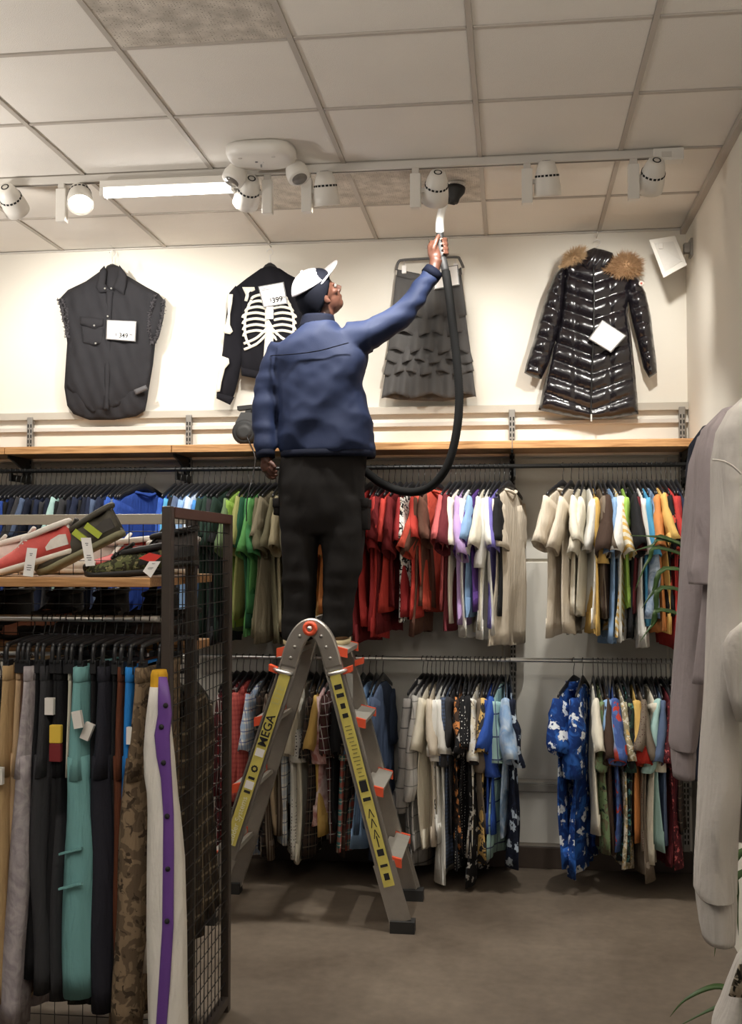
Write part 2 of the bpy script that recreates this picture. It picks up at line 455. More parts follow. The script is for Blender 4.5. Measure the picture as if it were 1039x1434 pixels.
for i in range(5):
    o = MB().box((bx[i]+.002, SHY, ZS0), (bx[i+1]-.002, WY-.047, ZS1), .003).build('wall_shelf', M_WOOD)
    tag(o, slab[i], 'shelf', 'oak boards of the wall shelf')
blab = ['black shelf bracket above the navy t-shirts', 'black shelf bracket above the blue and green t-shirts', 'black shelf bracket behind the man on the ladder', 'black shelf bracket beside the gap between the white and beige t-shirts', 'black shelf bracket against the right wall corner']
for x, lb in zip(UPX, blab):
    b = MB()
    zz = ZS0-.001
    prof = [(WY-.045, zz), (SHY+.05, zz), (SHY+.05, zz-.016), (SHY+.12, zz-.03), (WY-.12, zz-.07), (WY-.09, zz-.17), (WY-.045, zz-.19)]
    vs_ = [(x+s*.006, y, z) for s in (-1, 1) for y, z in prof]; n = len(prof)
    b.add(vs_, [tuple(range(n))[::-1], tuple(range(n, 2*n))]+[(i, (i+1) % n, n+(i+1) % n, n+i) for i in range(n)])
    tag(b.build('shelf_bracket', M_BLKM), lb, 'bracket', 'black shelf brackets')
def hang_rail(z, mat, lab, arm_lab):
    o = MB().tube([(-3.9, RAILY, z), (XR-.012, RAILY, z)], .0115, 12).build('hang_rail', mat, None, True)
    tag(o, lab, 'clothes rail')
    for i, x in enumerate(UPX):
        xa = x+.012 if i < 4 else x-.005
        a = MB().box((xa-.005, RAILY-.004, z-.055), (xa+.005, WY-.046, z-.018)).add([], [])
        a.box((xa-.005, RAILY-.016, z-.0549), (xa+.005, RAILY+.016, z-.0121))
        tag(a.build('rail_bracket', M_BLKM), arm_lab[i], 'bracket', 'arms that carry the clothes rails')
where = ['by the navy t-shirts', 'by the blue t-shirts', 'behind the ladder', 'by the gap between the two clothes sections', 'in the right wall corner']
hang_rail(ZU, M_BLKM, 'dark upper clothes rail running under the oak wall shelf', ['black arm of the upper clothes rail '+w for w in where])
hang_rail(ZL, M_CHROME, 'chrome lower clothes rail along the back wall', ['black arm of the lower clothes rail '+w for w in where])

# ---------------------------------------------------------------- track lighting
TY = 4.88
def P(u, v, y): return at(u, v, y)
tr = thing('lighting_track', (-1, TY, ZC), 'white lighting track fixed along the ceiling', 'light track')
xe = at(935, 210, TY).x
MB().box((-3.6, TY-.018, ZC-.036), (xe-.06, TY+.018, ZC-.001), .003).build('rail', M_OFFW, tr)
MB().box((-3.6, TY-.006, ZC-.0375), (xe-.06, TY+.006, ZC-.0355)).build('slot', M('slot_shadow', srgb(110, 104, 96), .6), tr)
MB().box((xe-.065, TY-.03, ZC-.055), (xe+.065, TY+.03, ZC-.001), .005).build('feed_box', M_WHITE, tr)
MB().box((xe-.03, TY-.0325, ZC-.042), (xe+.012, TY-.029, ZC-.018)).build('terminal_cover', M_OFFW, tr)

M_LENS = M('lamp_lens', (1, .95, .85), .3, var=0, emit=(1, .9, .74), es=14)
HEADS = [  # adapter u, lamp centre (u, v), target, watts, label
    (-14, 16, 279, (-2.3, 6.05, 2.7), 'white track spotlight with its back to the room at the frame edge'),
    (87, 112, 274, (-1.9, 3.2, 0.5), 'white track spotlight with its lit lens showing'),
    (375, 348, 268, (-1.75, 6.05, 2.55), 'white track spotlight below the emergency light, tipped to the skeleton jacket'),
    (430, 456, 264, (-.95, 5.75, 1.2), 'white track spotlight hanging straight down beside the ceiling vent'),
    (582, 611, 262, (-.55, 6.05, 2.4), 'white track spotlight in front of the vacuum nozzle'),
    (738, 766, 250, (.12, 5.75, 1.2), 'white track spotlight hanging straight down between skirt and puffer coat'),
    (887, 914, 245, (.42, 6.05, 2.5), 'white track spotlight beside the track feed box'),
]
WATTS = [46, 40, 42, 90, 46, 90, 44]
for i, (ua, ul, vl, tg, lb) in enumerate(HEADS):
    c = at(ul, vl, TY+.0); xa = at(ua, vl, TY).x
    t = thing('track_spotlight', (xa, TY, ZC-.04), lb, 'spotlight', 'white spotlights on the ceiling track')
    MB().box((xa-.024, TY-.02, ZC-.215), (xa+.024, TY+.02, ZC-.06), .004).build('adapter_box', M_WHITE, t)
    MB().box((xa-.016, TY-.014, ZC-.062), (xa+.016, TY+.014, ZC-.034), .003).build('track_clip', M_OFFW, t)
    d = (Vector(tg)-c).normalized()
    if i in (3, 5): d = Vector((.04, .32, -1)).normalized()
    if i == 1: d = Vector((.28, -.62, -.85)).normalized()
    b0 = c-d*.075
    prof = [(.022, 0), (.034, .004), (.045, .035), (.053, .075), (.0585, .11), (.06, .148), (.056, .15), (.052, .125)]
    h = MB().lathe(prof, 28, b0, d).build('lamp_head', M_WHITE, t, True)
    s = MB(); a = d.orthogonal().normalized(); bb_ = d.cross(a)
    for q in range(18):
        an = 2*math.pi*q/18; rd = a*math.cos(an)+bb_*math.sin(an); tn = d.cross(rd)
        s.obox(b0+d*.064+rd*.0513, rd, tn, d, .0012, .0058, .0045)
    o = s.build('vent_slots', M_DARK, h); o['kind'] = 'stuff'
    MB().lathe([(.013, -.0015), (.0185, -.0015), (.0185, .001), (.013, .001)], 20, b0, d, cap=False).build('cap_ring', M_DARK, h, True)
    MB().lathe([(.0005, 0), (.051, 0), (.051, .003), (.0005, .003)], 24, b0+d*.13, d).build('lens', M_LENS, t, True)
    sg = 1 if c.x > xa else -1
    MB().beam((xa+sg*.02, TY, c.z-.012), (c.x-sg*.04, TY, c.z-.012), (0, 0, 1), .02, .014).build('swivel_arm', M_OFFW, t)
    lamp('SPOT', 'track_spot_beam', b0+d*.155, b0+d*2, WATTS[i], (1, .965, .90), .035, 92 if i != 1 else 80, .75)

# linear tube fixture clipped to the track
a = at(142, 247, TY-.02); b = at(330, 245, TY-.02); zt = ZC-.04
t = thing('tube_light', ((a.x+b.x)/2, TY, zt), 'lit white tube light fixed under the ceiling track', 'tube light')
MB().box((a.x, TY-.045, zt-.034), (b.x, TY+.03, zt), .004).build('housing', M_WHITE, t)
MB().tube([(a.x+.012, TY-.012, zt-.046), (b.x-.012, TY-.012, zt-.046)], .026, 14).build('diffuser', M('tube_diffuser', (1, 1, 1), .4, var=0, emit=(1, .97, .92), es=9), t, True)
for x in (a.x+.008, b.x-.008): MB().box((x-.010, TY-.043, zt-.072), (x+.010, TY+.024, zt-.03), .005).build('end_cap', M_WHITE, t)
lamp('AREA', 'tube_light_glow', ((a.x+b.x)/2, TY-.012, zt-.085), ((a.x+b.x)/2, TY-.012, 0), 12, (1, .96, .9), .56, sy=.04)

# emergency light on the ceiling
c = onz(365, 208, ZC); cy = 4.66
t = thing('emergency_light', (c.x, cy, ZC), 'white twin-head emergency light on a ceiling tile above the track', 'emergency light')
MB().loft([[(c.x+math.copysign(abs(math.cos(q))**.6, math.cos(q))*.15*k, cy+math.copysign(abs(math.sin(q))**.75, math.sin(q))*.12*k, ZC-h) for q in np.linspace(0, 2*math.pi, 36, endpoint=False)]
   for k, h in ((1, .0), (1.0, .025), (.94, .045), (.8, .055))]).build('housing', M_WHITE, t, True)
for sx in (-1, 1):
    cc = Vector((c.x+sx*.14, cy+.09, ZC-.075))
    dd = Vector((sx*.35, -.3, -.85)).normalized()
    hd = MB().lathe([(.02, -.055), (.042, -.035), (.052, 0), (.05, .03), (.044, .036)], 20, cc, dd).build('lamp_head', M_WHITE, t, True)
    MB().lathe([(.001, .0365), (.034, .0365), (.034, .0385), (.001, .0385)], 18, cc, dd).build('lens', M('grey_lens', srgb(120, 116, 110), .15), hd, True)
for (dx, dy, r) in ((-.02, -.01, .006), (.005, .0, .005), (-.008, .03, .004), (-.012, .05, .004)):
    MB().lathe([(r, -.0575), (r, -.05)], 12, (c.x+dx, cy+dy, ZC), (0, 0, 1)).build('indicator', M_GINK if dy else M_CHROME, t)
for sx in (-.08, .065): MB().lathe([(.009, -.0565), (.009, -.05)], 14, (c.x+sx, cy-.06, ZC), (0, 0, 1)).build('screw_cap', M_OFFW, t)

# loudspeaker in the corner
pc = at(936, 361, 5.86)
t = thing('wall_speaker', pc, 'white wedge-shaped loudspeaker mounted high in the wall corner', 'speaker')
fq = [at(909, 336, 5.78), at(945, 330, 5.82), at(962, 371, 5.80), at(929, 389, 5.78)]
bq = [at(922, 345, 6.0), at(950, 340, 6.0), at(960, 368, 5.98), at(938, 378, 5.98)]
MB().add(fq+bq, [(0, 1, 2, 3), (7, 6, 5, 4), (0, 4, 5, 1), (1, 5, 6, 2), (2, 6, 7, 3), (3, 7, 4, 0)]).build('cabinet', M_WHITE, t)
g = [fq[0]*.86+fq[2]*.14, fq[1]*.86+fq[3]*.14, fq[2]*.86+fq[0]*.14, fq[3]*.86+fq[1]*.14]
MB().add([q+Vector((0, -.004, 0)) for q in g]+[q+Vector((0, .004, 0)) for q in g], [(0, 1, 2, 3), (7, 6, 5, 4), (0, 4, 5, 1), (1, 5, 6, 2), (2, 6, 7, 3), (3, 7, 4, 0)]).build('grille', M('speaker_grille', srgb(214, 210, 203), .7, var=.05, vscale=40, bump=.6, bscale=400), t)
e1 = at(925, 345, 5.785)
MB().box((e1.x-.011, e1.y-.012, e1.z-.016), (e1.x+.011, e1.y, e1.z+.016), .003).build('badge', M_OFFW, t)
w = at(963, 348, 5.9)
MB().beam((w.x-.02, 5.9, w.z), (XR, 5.9, w.z), (0, 0, 1), .05, .04).build('mount_arm', M_GREYM, t)
MB().box((XR-.012, 5.86, w.z-.045), (XR, 5.94, w.z+.045)).build('mount_plate', M_GREYM, t)

# bowls and rods dressing the added ceiling fill lamps
for i, (x, y, z, e) in enumerate(UPLIGHTS):
    t = thing('added_uplight_bowl', (x, y, z-.02), 'white bowl uplighter on a rod, added out of view to brighten the ceiling', 'pendant light', 'added fill uplighters')
    MB().lathe([(.02, -.12), (.18, -.1), (.29, -.02), (.3, .02), (.285, .02), (.275, -.02), (.17, -.085), (.01, -.1)], 24, (x, y, z-.02), (0, 0, 1)).build('bowl', M_WHITE, t, True)
    MB().tube([(x, y, z-.1), (x, y, ZC)], .006, 6).build('rod', M_OFFW, t)
# ================================================================== hangers and hanging clothes
hang_me = None
def make_hanger_meshes():
    b = MB()
    rings = []
    for i in range(25):
        s = -1+2*i/24; a = abs(s)
        y = s*.205; z = -.092-.066*a**1.25
        h = .021-.010*a; th = .0045+.002*(1-a)
        rings.append([(th*math.cos(q), y, z+h*math.sin(q)) for q in np.linspace(0, 2*math.pi, 8, endpoint=False)])
    b.loft(rings)
    body = b.mesh('hanger'); body.materials.append(M_BLACK)
    h = MB(); pts = [(0, 0, -.078), (0, 0, -.05), (0, -.004, -.036)]
    for q in np.linspace(-.75*math.pi, .62*math.pi, 12): pts.append((0, -.0155*math.cos(q+math.pi/2)*-1 if False else .0155*math.sin(q)*1.0, .0005+.0155*math.cos(q)))
    pts = [(0, 0, -.08), (0, 0, -.048), (0, .006, -.034), (0, .0135, -.02)]+[(0, .0155*math.cos(q), .0155*math.sin(q)) for q in np.linspace(-.25*math.pi, 1.1*math.pi, 12)]
    h.tube(pts, .0019, 6)
    hk = h.mesh('hook'); hk.materials.append(M_BLKM)
    for m in (body, hk): m.polygons.foreach_set('use_smooth', [True]*len(m.polygons))
    return body, hk
HB, HH = make_hanger_meshes()
def hanger(loc, rz, label, group):
    o = link('hanger', HB, None); o.location = loc; o.rotation_euler = (0, 0, rz)
    tag(o, label, 'hanger', group)
    k = link('hook', HH, None, o)
    return o

def superring(a, b, n, p=.8):
    r = []
    for j in range(n):
        q = 2*math.pi*j/n; c = math.cos(q); s = math.sin(q)
        r.append((a*math.copysign(abs(c)**p, c), b*math.copysign(abs(s)**p, s)))
    return r
def top_garment(rng, w=.21, L=.72, t=.02, ts=.019, sleeve=.2, slw=.085, theta=70, amp=.018, n=34, flare=1.03):
    """cloth of a t-shirt or shirt on a hanger, in hanger axes: body mesh, near and far sleeve"""
    ph = [rng.uniform(0, 6.28) for _ in range(6)]
    st = [(-.096, .075, .55), (-.104, .092, .7), (-.118, .13, .8), (-.136, .17, .9), (-.156, .198, .95), (-.18, .207, 1), (-.23, .205, 1.1)]
    m = 9
    for i in range(1, m+1):
        q = i/m; st.append((-.23-(L-.134)*q, .203*(1+(flare-1)*q), 1.1+.5*q))
    b = MB(); rings = []
    k1 = rng.uniform(18, 26); k2 = rng.uniform(34, 48)
    def fold(y, z):
        d = max(0, (-z-.2))/.6
        return amp*d*(math.sin(y*k1+ph[0]+z*2)+.5*math.sin(y*k2+ph[1]-z*3))+.012*d*math.sin(ph[2]+z*5)
    for z, ww, tt in st:
        r = []
        for (x, y) in superring(t*tt, ww*w/.205, n, .85):
            dz = 0
            if z < -.23-(L-.134)*.95: dz = .012*math.sin(y*14+ph[3])
            if z > -.15: zz = z
            r.append((x+fold(y, z), y+.006*math.sin(z*11+ph[4]), z+dz))
        rings.append(r)
    last = rings[-1]; c = np.mean(np.array(last), axis=0)
    inner = [(c[0]+(p[0]-c[0])*.82, c[1]+(p[1]-c[1])*.985, p[2]+.003) for p in last]
    inner2 = [(c[0]+(p[0]-c[0])*.8, c[1]+(p[1]-c[1])*.975, p[2]+.10) for p in last]
    b.loft(rings+[inner, inner2])
    sl = []
    for sg in (-1, 1):
        s = MB(); rr = []
        th = math.radians((theta if sg < 0 else 84)+rng.uniform(-7, 5)); m = 7 if sleeve < .3 else 14
        p0 = Vector((0, sg*(w-.05), -.168)); sw = rng.uniform(-.045, .045)
        for i in range(m+1):
            q = i/m; d = sleeve*q
            tb = th+(math.radians(88)-th)*min(1, d/.25) if sleeve > .3 else th
            if i: p = p + Vector((0, sg*math.cos(tb), -math.sin(tb)))*(sleeve/m)
            else: p = p0.copy()
            hw = slw*(1.05-.12*q) if sleeve < .3 else slw*(1-.45*q)
            hx = ts*(1.0+.65*min(1, q*2)) if sleeve < .3 else ts*(1.1+.5*min(1, q*2))
            hx *= 1+.13*math.sin(q*13+ph[1])+.06*math.sin(q*23+ph[2])
            pd = Vector((0, sg*math.sin(tb), math.cos(tb)))
            ring = []
            for (a, c_) in superring(1, 1, 14, .9):
                xx = a*hx+sw*q*q+fold(sg*w, -.25)*q+(.006*math.sin(q*9+ph[5]) if sleeve > .3 else 0)+.004*math.sin(c_*5+ph[0])*q
                ring.append(Vector((xx, 0, 0))+p+pd*(hw*c_))
            rr.append(ring)
        cc = sum(rr[-1], Vector())/14
        back = (rr[-2][0]-rr[-1][0])
        rr.append([cc+(v-cc)*.9 for v in rr[-1]]); rr.append([cc+(v-cc)*.85+back.normalized()*.05 for v in rr[-1]])
        s.loft(rr); sl.append(s)
    return b, sl
RNG = random.Random(7)
def put_garment(name, loc, rz, mat, label, cat, group, sleeve=.2, L=.72, t=.02, ts=.019, theta=66, slw=.085, smat=None, collar=None, w=.21):
    g = thing(name, loc, label, cat, group, rz)
    OFF[g.name] = Vector((0, 0, 0))
    b, sl = top_garment(RNG, w=w, L=L, t=t, ts=ts, sleeve=sleeve, slw=slw, theta=theta)
    b.build('body', mat, g, True, local=True)
    for s in sl: s.build('sleeve', smat or mat, g, True, local=True)
    if collar:
        c = MB()
        pts = [(.028*math.sin(q), .078*math.cos(q), -.098-.018*(1-abs(math.cos(q)))) for q in np.linspace(0, 2*math.pi, 20, endpoint=False)]
        if collar == 'shirt':
            rings = []
            for q in np.linspace(0, 2*math.pi, 20, endpoint=False):
                cq, sq = math.cos(q), math.sin(q)
                rings.append([(.024*sq, .07*cq, -.094), (.030*sq, .076*cq, -.072), (.036*sq, .083*cq, -.092), (.040*sq, .09*cq, -.116)])
            c.loft(rings, cap=False, closed=True)
            for f in list(c.f): pass
        else: c.tube(pts, .008, 6, closed=True, cap=False)
        c.build('collar', smat or mat, g, True, local=True)
    return g

C = dict(black=(.016, .016, .018), charcoal=(.045, .045, .05), navy=(.018, .026, .06), dnavy=(.012, .016, .034), royal=srgb(40, 78, 168), blue=srgb(44, 92, 190), azure=srgb(60, 140, 215),
 cyan=srgb(74, 172, 220), slate=srgb(86, 104, 136), lblue=srgb(140, 180, 226), pblue=srgb(196, 214, 232), dgreen=srgb(40, 62, 52), forest=srgb(34, 92, 62), green=srgb(62, 142, 78), kelly=srgb(92, 168, 84),
 sage=srgb(120, 146, 100), lime=srgb(160, 205, 70), olivelime=srgb(164, 166, 92), olive=srgb(118, 112, 84), khaki=srgb(170, 158, 122), drab=srgb(140, 130, 104), mud=srgb(84, 76, 64), yolive=srgb(176, 168, 82),
 orange=srgb(226, 140, 60), mustard=srgb(226, 184, 96), peach=srgb(230, 188, 140), red=srgb(206, 50, 44), crimson=srgb(176, 40, 42), dred=srgb(120, 26, 30), bred=srgb(224, 60, 44), maroon=srgb(104, 32, 40), ored=srgb(220, 76, 48),
 brown=srgb(112, 74, 58), dbrown=srgb(74, 56, 46), pink=srgb(206, 92, 92), cream=srgb(236, 228, 206), white=srgb(240, 238, 230), beige=srgb(220, 206, 184), lav=srgb(190, 156, 214), purple=srgb(98, 62, 146), violet=srgb(120, 110, 190),
 yellow=srgb(228, 184, 84), taupe=srgb(122, 108, 92), grey=srgb(140, 138, 134), lgrey=srgb(196, 192, 186), tan=srgb(196, 172, 136), denim=srgb(92, 122, 156), teal=srgb(80, 150, 150), mint=srgb(170, 212, 206), wine=srgb(78, 30, 38))
for k_ in C:
    lm = .3*C[k_][0]+.59*C[k_][1]+.11*C[k_][2]
    C[k_] = tuple(.92*(.86*q+.14*lm) for q in C[k_])
def plain(c): return fabric('cotton_'+c, 'plain', [C[c]])
WORD = dict(black='black', charcoal='charcoal grey', navy='navy', dnavy='midnight navy', royal='royal blue', blue='bright blue', azure='azure blue', cyan='cyan', slate='slate blue', lblue='light blue', pblue='pale blue', dgreen='dark bottle green',
 forest='forest green', green='green', kelly='kelly green', sage='sage green', lime='lime green', olivelime='pale olive green', olive='olive grey', khaki='khaki', drab='drab olive', mud='dark olive brown', yolive='yellow olive', orange='orange', mustard='mustard yellow',
 peach='peach', red='red', crimson='crimson', dred='dark red', bred='bright red', maroon='maroon', ored='orange red', brown='brown', dbrown='dark brown', pink='rose pink', cream='cream', white='white', beige='beige', lav='lavender', purple='purple', violet='violet blue',
 yellow='warm yellow', taupe='taupe', grey='grey', lgrey='light grey', tan='tan', denim='denim blue', teal='teal', mint='mint', wine='wine red')

def section(z, u0, u1, items, gname, where, base_rz=0, jit=4, kind='t_shirt', L=(.60, .80), hang_lab=None, v=655, short=''):
    n = len(items)
    words = [(WORD[q] if isinstance(q, str) else q.get('w') or WORD[q['c']]) for q in items]
    cnt = {}
    for it in items:
        k = it if isinstance(it, str) else it.get('w', it.get('c'))
        cnt[k] = cnt.get(k, 0)+1
    gap = (at(u1, v, RAILY).x-at(u0, v, RAILY).x)/max(1, n-1)
    for i, it in enumerate(items):
        u = u0+(u1-u0)*i/max(1, n-1)
        d = dict(c=it) if isinstance(it, str) else dict(it)
        x = at(u+d.get('du', 0), v, RAILY).x
        rz = math.radians(d.get('rz', base_rz+RNG.uniform(-jit, jit)))
        loc = (x, RAILY, z); gloc = (x, RAILY, z-.028)
        mat = d.get('mat') or plain(d['c'])
        smat = d.get('smat')
        word = d.get('w') or WORD[d['c']]
        nm = d.get('name', kind)
        catw = {'t_shirt': 't-shirt', 'shirt': 'shirt', 'sweatshirt': 'sweatshirt'}[nm]
        key = it if isinstance(it, str) else it.get('w', it.get('c'))
        if d.get('lab'): lab = d['lab']
        elif words.count(word) > 1 and 0 < i < n-1:
            lab = '%s %s between the %s and %s ones %s' % (word, catw, words[i-1], words[i+1], short)
            if len(lab.split()) > 16: lab = '%s %s between the %s and %s ones' % (word, catw, words[i-1], words[i+1])
        else: lab = '%s %s hanging %s' % (word, catw, where)
        put_garment(nm, gloc, rz, mat, lab, catw, gname, sleeve=d.get('sl', .2 if nm == 't_shirt' else .23)*RNG.uniform(1.05, 1.45) if d.get('sl', .2) < .3 else d['sl'], L=d.get('L', RNG.uniform(*L)), t=gap*.47, ts=d.get('t', .018)*.95,
                    theta=d.get('th', RNG.uniform(66, 80)), slw=d.get('slw', .085 if d.get('sl', .2) < .3 else .08), smat=smat, collar=d.get('col'), w=d.get('wd', .21))
        if words.count(word) == 1: hl = 'black hanger carrying the %s %s %s' % (word, catw, short)
        elif 0 < i < n-1:
            hl = 'black hanger between the %s and %s %ss %s' % (words[i-1], words[i+1], catw, short)
            if len(hl.split()) > 16: hl = 'black hanger between the %s and %s %ss' % (words[i-1], words[i+1], catw)
        else: hl = hang_lab
        hanger(loc, rz, hl, 'hangers: '+gname)

A = ['black', 'charcoal', 'dnavy', 'charcoal', 'royal', 'black', 'dnavy', 'charcoal', 'slate', 'dnavy', 'black', 'navy', 'charcoal', 'dnavy', dict(c='mint', w='pale mint'), 'black', 'charcoal', 'dnavy', 'navy', 'black', 'dnavy', 'navy', 'slate', 'navy', 'royal', 'blue',
     dict(c='slate', rz=-3), dict(c='blue', rz=-7), dict(c='royal', rz=-12), dict(c='royal', w='royal blue end', rz=-22, col='tee', lab='royal blue t-shirt turned to show its neckline at the end of the navy row')]
section(ZU, 2, 203, A, 'dark and blue t-shirts on the upper rail', 'in the dark row on the upper rail above the shoes', jit=3, hang_lab='black plastic hanger in the row of navy and dark t-shirts', short='above the shoes')
B = ['blue', 'cyan', 'black', 'slate', 'lblue', 'pblue', 'azure', 'dgreen', 'dgreen', 'charcoal', 'dgreen', 'sage', 'lime', 'olivelime', 'forest', 'green', 'kelly', 'olive', 'drab', 'olive', 'khaki', 'drab', 'mud', 'mud', 'yolive', 'mud', 'khaki', 'mustard', 'orange', 'peach', 'mustard', dict(c='red', w='plain red', lab='red t-shirt hanging at the right hip of the man')]
section(ZU, 246, 488, B, 'blue to green t-shirts on the upper rail', 'in the blue to olive row on the upper rail', base_rz=-4, jit=4, hang_lab='black plastic hanger in the row of blue, green and olive t-shirts', short='above the mesh panel')
zebra = fabric('zebra_print', 'print', [C['black'], C['white'], C['beige']], 2.4)
CC = ['red', 'dred', 'red', 'crimson', 'red', 'dred', 'bred', 'dred', 'crimson', dict(c='white', w='black and white zebra print', mat=zebra), 'bred', dict(c='brown', w='brown'), 'brown', dict(c='ored', rz=-22, col='tee', lab='orange red t-shirt turned to show its neckline at the end of the red row')]
section(ZU, 503, 611, CC, 'red t-shirts on the upper rail', 'in the red row under the vacuum hose', base_rz=-7, jit=5, hang_lab='black plastic hanger in the row of red t-shirts', short='under the hose')
trim = dict(c='black', w='black', smat=fabric('black_white_trim', 'blocks', [C['black'], C['black'], C['white']]))
C2 = ['pink', dict(c='maroon', t=.022), 'cream', dict(c='lav', sl=.25), 'white', 'lblue', 'purple', dict(c='cream', w='ivory'), dict(c='white', sl=.25), 'white', 'violet', trim, dict(c='beige', rz=-19, sl=.21, L=.8, col='tee', lab='beige t-shirt turned outward at the end of the lavender and white row')]
section(ZU, 631, 713, C2, 'maroon to white t-shirts on the upper rail', 'in the lavender and white row beside the wall gap', base_rz=-9, jit=4, hang_lab='black plastic hanger in the row of lavender and white t-shirts', short='beside the wall gap')
stripe = fabric('yellow_stripe', 'band', [C['cream'], C['yellow']], 1.2)
D = [dict(c='beige', rz=-25, du=-9, sl=.22, L=.74, w='beige facing left', col='tee', lab='beige t-shirt turned outward at the start of the cream row'), dict(c='beige', rz=-16, du=-4), dict(c='cream', rz=-11), dict(c='cream', rz=-8), 'white', dict(c='yellow', sl=.24), 'taupe', dict(c='dbrown', sl=.24, t=.026), 'lblue',
     dict(c='yellow', w='yellow and cream striped', mat=stripe), dict(c='white', sl=.25, t=.026), 'lime', 'black', 'maroon', 'white', 'cyan', dict(c='denim', w='blue tie-dye', name='sweatshirt', sl=.58, L=.66, mat=fabric('blue_tiedye', 'tiedye', [C['denim'], C['pblue'], srgb(58, 84, 120)])),
     dict(c='orange', L=.72), 'yellow', dict(c='black', w='black flowered', mat=fabric('black_flower', 'flower', [C['black'], C['black'], C['ored']], 1.2)), 'red', 'crimson', 'navy']
section(ZU, 797, 946, D, 'cream to red t-shirts on the upper rail', 'in the mixed row under the puffer coat', base_rz=2, jit=4, hang_lab='black plastic hanger in the mixed row under the puffer coat', short='under the coat')
f = fabric
E = [dict(w='maroon and white plaid', mat=f('maroon_plaid', 'plaid', [C['maroon'], C['wine'], C['lgrey']]), sl=.5), dict(w='wine plaid', mat=f('wine_plaid', 'plaid', [C['wine'], C['dred'], C['lgrey']], 1.3), sl=.5), dict(w='wine plaid', mat=f('wine_plaid', 'plaid', [], 1), sl=.5),
     dict(w='salmon checked', mat=f('salmon_check', 'plaid', [srgb(176, 82, 78), srgb(196, 100, 92), srgb(150, 64, 64)], 3), sl=.52, t=.03), dict(w='salmon checked', mat=f('salmon_check', 'plaid', []), sl=.5), dict(w='blue and white plaid', mat=f('bluewhite_plaid', 'plaid', [C['white'], C['lblue'], C['royal']], 1.4)),
     dict(w='dark plaid', mat=f('dark_plaid', 'plaid', [C['black'], C['dbrown'], C['taupe']], 1.2)), dict(w='brown striped', mat=f('brown_stripe', 'stripe', [C['taupe'], C['dbrown']], 1.5)), dict(w='tan', c='tan'), dict(w='brown striped', mat=f('brown_stripe', 'stripe', [])), dict(w='white and blue plaid', mat=f('wb_plaid', 'plaid', [C['white'], C['pblue'], C['slate']], 1.2)),
     dict(w='white dotted', mat=f('white_dot', 'dots', [C['white'], C['charcoal']], 1.1), sl=.26, t=.026), dict(w='cream', c='cream'), dict(w='dark plaid', mat=f('dark_plaid', 'plaid', [])), dict(w='yellow', c='yellow'), dict(w='pink tie-dye', mat=f('pink_tiedye', 'tiedye', [srgb(230, 200, 196), srgb(176, 112, 104), srgb(240, 226, 220)], 1.3), sl=.28, t=.028),
     dict(w='burgundy plaid', mat=f('burg_plaid', 'plaid', [C['wine'], C['dbrown'], C['lgrey']], 1.3)), dict(w='black', c='black'), dict(w='orange and teal plaid', mat=f('multi_plaid', 'plaid', [C['teal'], C['ored'], C['cream']], 1.3), sl=.24), dict(w='dark plaid', mat=f('dark_plaid', 'plaid', [])), dict(w='blue striped', mat=f('blue_stripe', 'stripe', [C['denim'], C['slate']], 1.6)),
     dict(w='light blue', c='lblue'), dict(w='denim blue', c='denim'), dict(w='slate blue', c='slate')]
section(ZL, 322, 536, E, 'patterned shirts behind the ladder', 'on the lower rail behind the ladder', base_rz=-4, jit=5, kind='shirt', L=(.70, .9), hang_lab='black plastic hanger on the lower rail behind the ladder', short='behind the ladder', v=921)
Fs = [dict(w='grey grid-check', mat=f('grey_grid', 'grid', [srgb(150, 146, 142), srgb(92, 90, 90)]), sl=.56, rz=-17, t=.026, L=.92, col='shirt'), dict(w='white grid-check', mat=f('white_grid', 'grid', [C['lgrey'], C['grey']], 1.2), rz=-13, sl=.5), dict(w='cream', c='cream', rz=-10), dict(w='off-white', c='beige'), dict(w='white', c='white', sl=.3), dict(w='white printed', mat=f('white_print', 'print', [C['white'], C['white'], C['charcoal']], 1.6)),
      dict(w='white', c='white', L=.97), dict(w='grey-blue checked', mat=f('gb_check', 'plaid', [C['slate'], C['charcoal'], C['slate']], 4), sl=.26, rz=-9), dict(w='charcoal', c='charcoal'), dict(w='black and orange floral', mat=f('bo_flower', 'flower', [C['black'], C['dbrown'], C['orange']], 2)), dict(w='black polka dot', mat=f('polka', 'dots', [C['black'], C['white']], 1.3), L=.9), dict(w='black', c='black'), dict(w='black floral', mat=f('bw_flower', 'flower', [C['black'], C['black'], C['lgrey']], 1.8), L=.98),
      dict(w='cream print', mat=f('cream_print', 'print', [C['cream'], C['white'], C['taupe']], 1.5), sl=.3, rz=-9), dict(w='khaki grey', c='taupe', sl=.28), dict(w='yellow and black print', mat=f('yb_print', 'print', [C['charcoal'], C['mustard'], C['black']], 1.4), L=.86), dict(w='royal blue', c='royal', sl=.26, t=.026), dict(w='bright blue', c='blue'), dict(w='mint line-print', mat=f('mint_print', 'grid', [C['mint'], C['slate']], .9), sl=.3, t=.024), dict(w='light blue tie-dye', mat=f('lb_tiedye', 'tiedye', [C['lblue'], C['pblue'], C['denim']], 1.2), sl=.26, rz=0, t=.026),
      dict(w='navy floral', mat=f('nv_flower', 'flower', [C['dnavy'], C['navy'], C['pblue']], 1.3), rz=4, L=.88)]
section(ZL, 592, 714, Fs, 'patterned shirts beside the ladder', 'on the lower rail right of the ladder', base_rz=-6, jit=5, kind='shirt', L=(.7, .9), hang_lab='black plastic hanger on the lower rail beside the ladder', short='beside the ladder', v=921)
haw = f('blue_hawaiian', 'flower', [srgb(24, 52, 112), srgb(46, 96, 176), srgb(226, 232, 238)], 1.35)
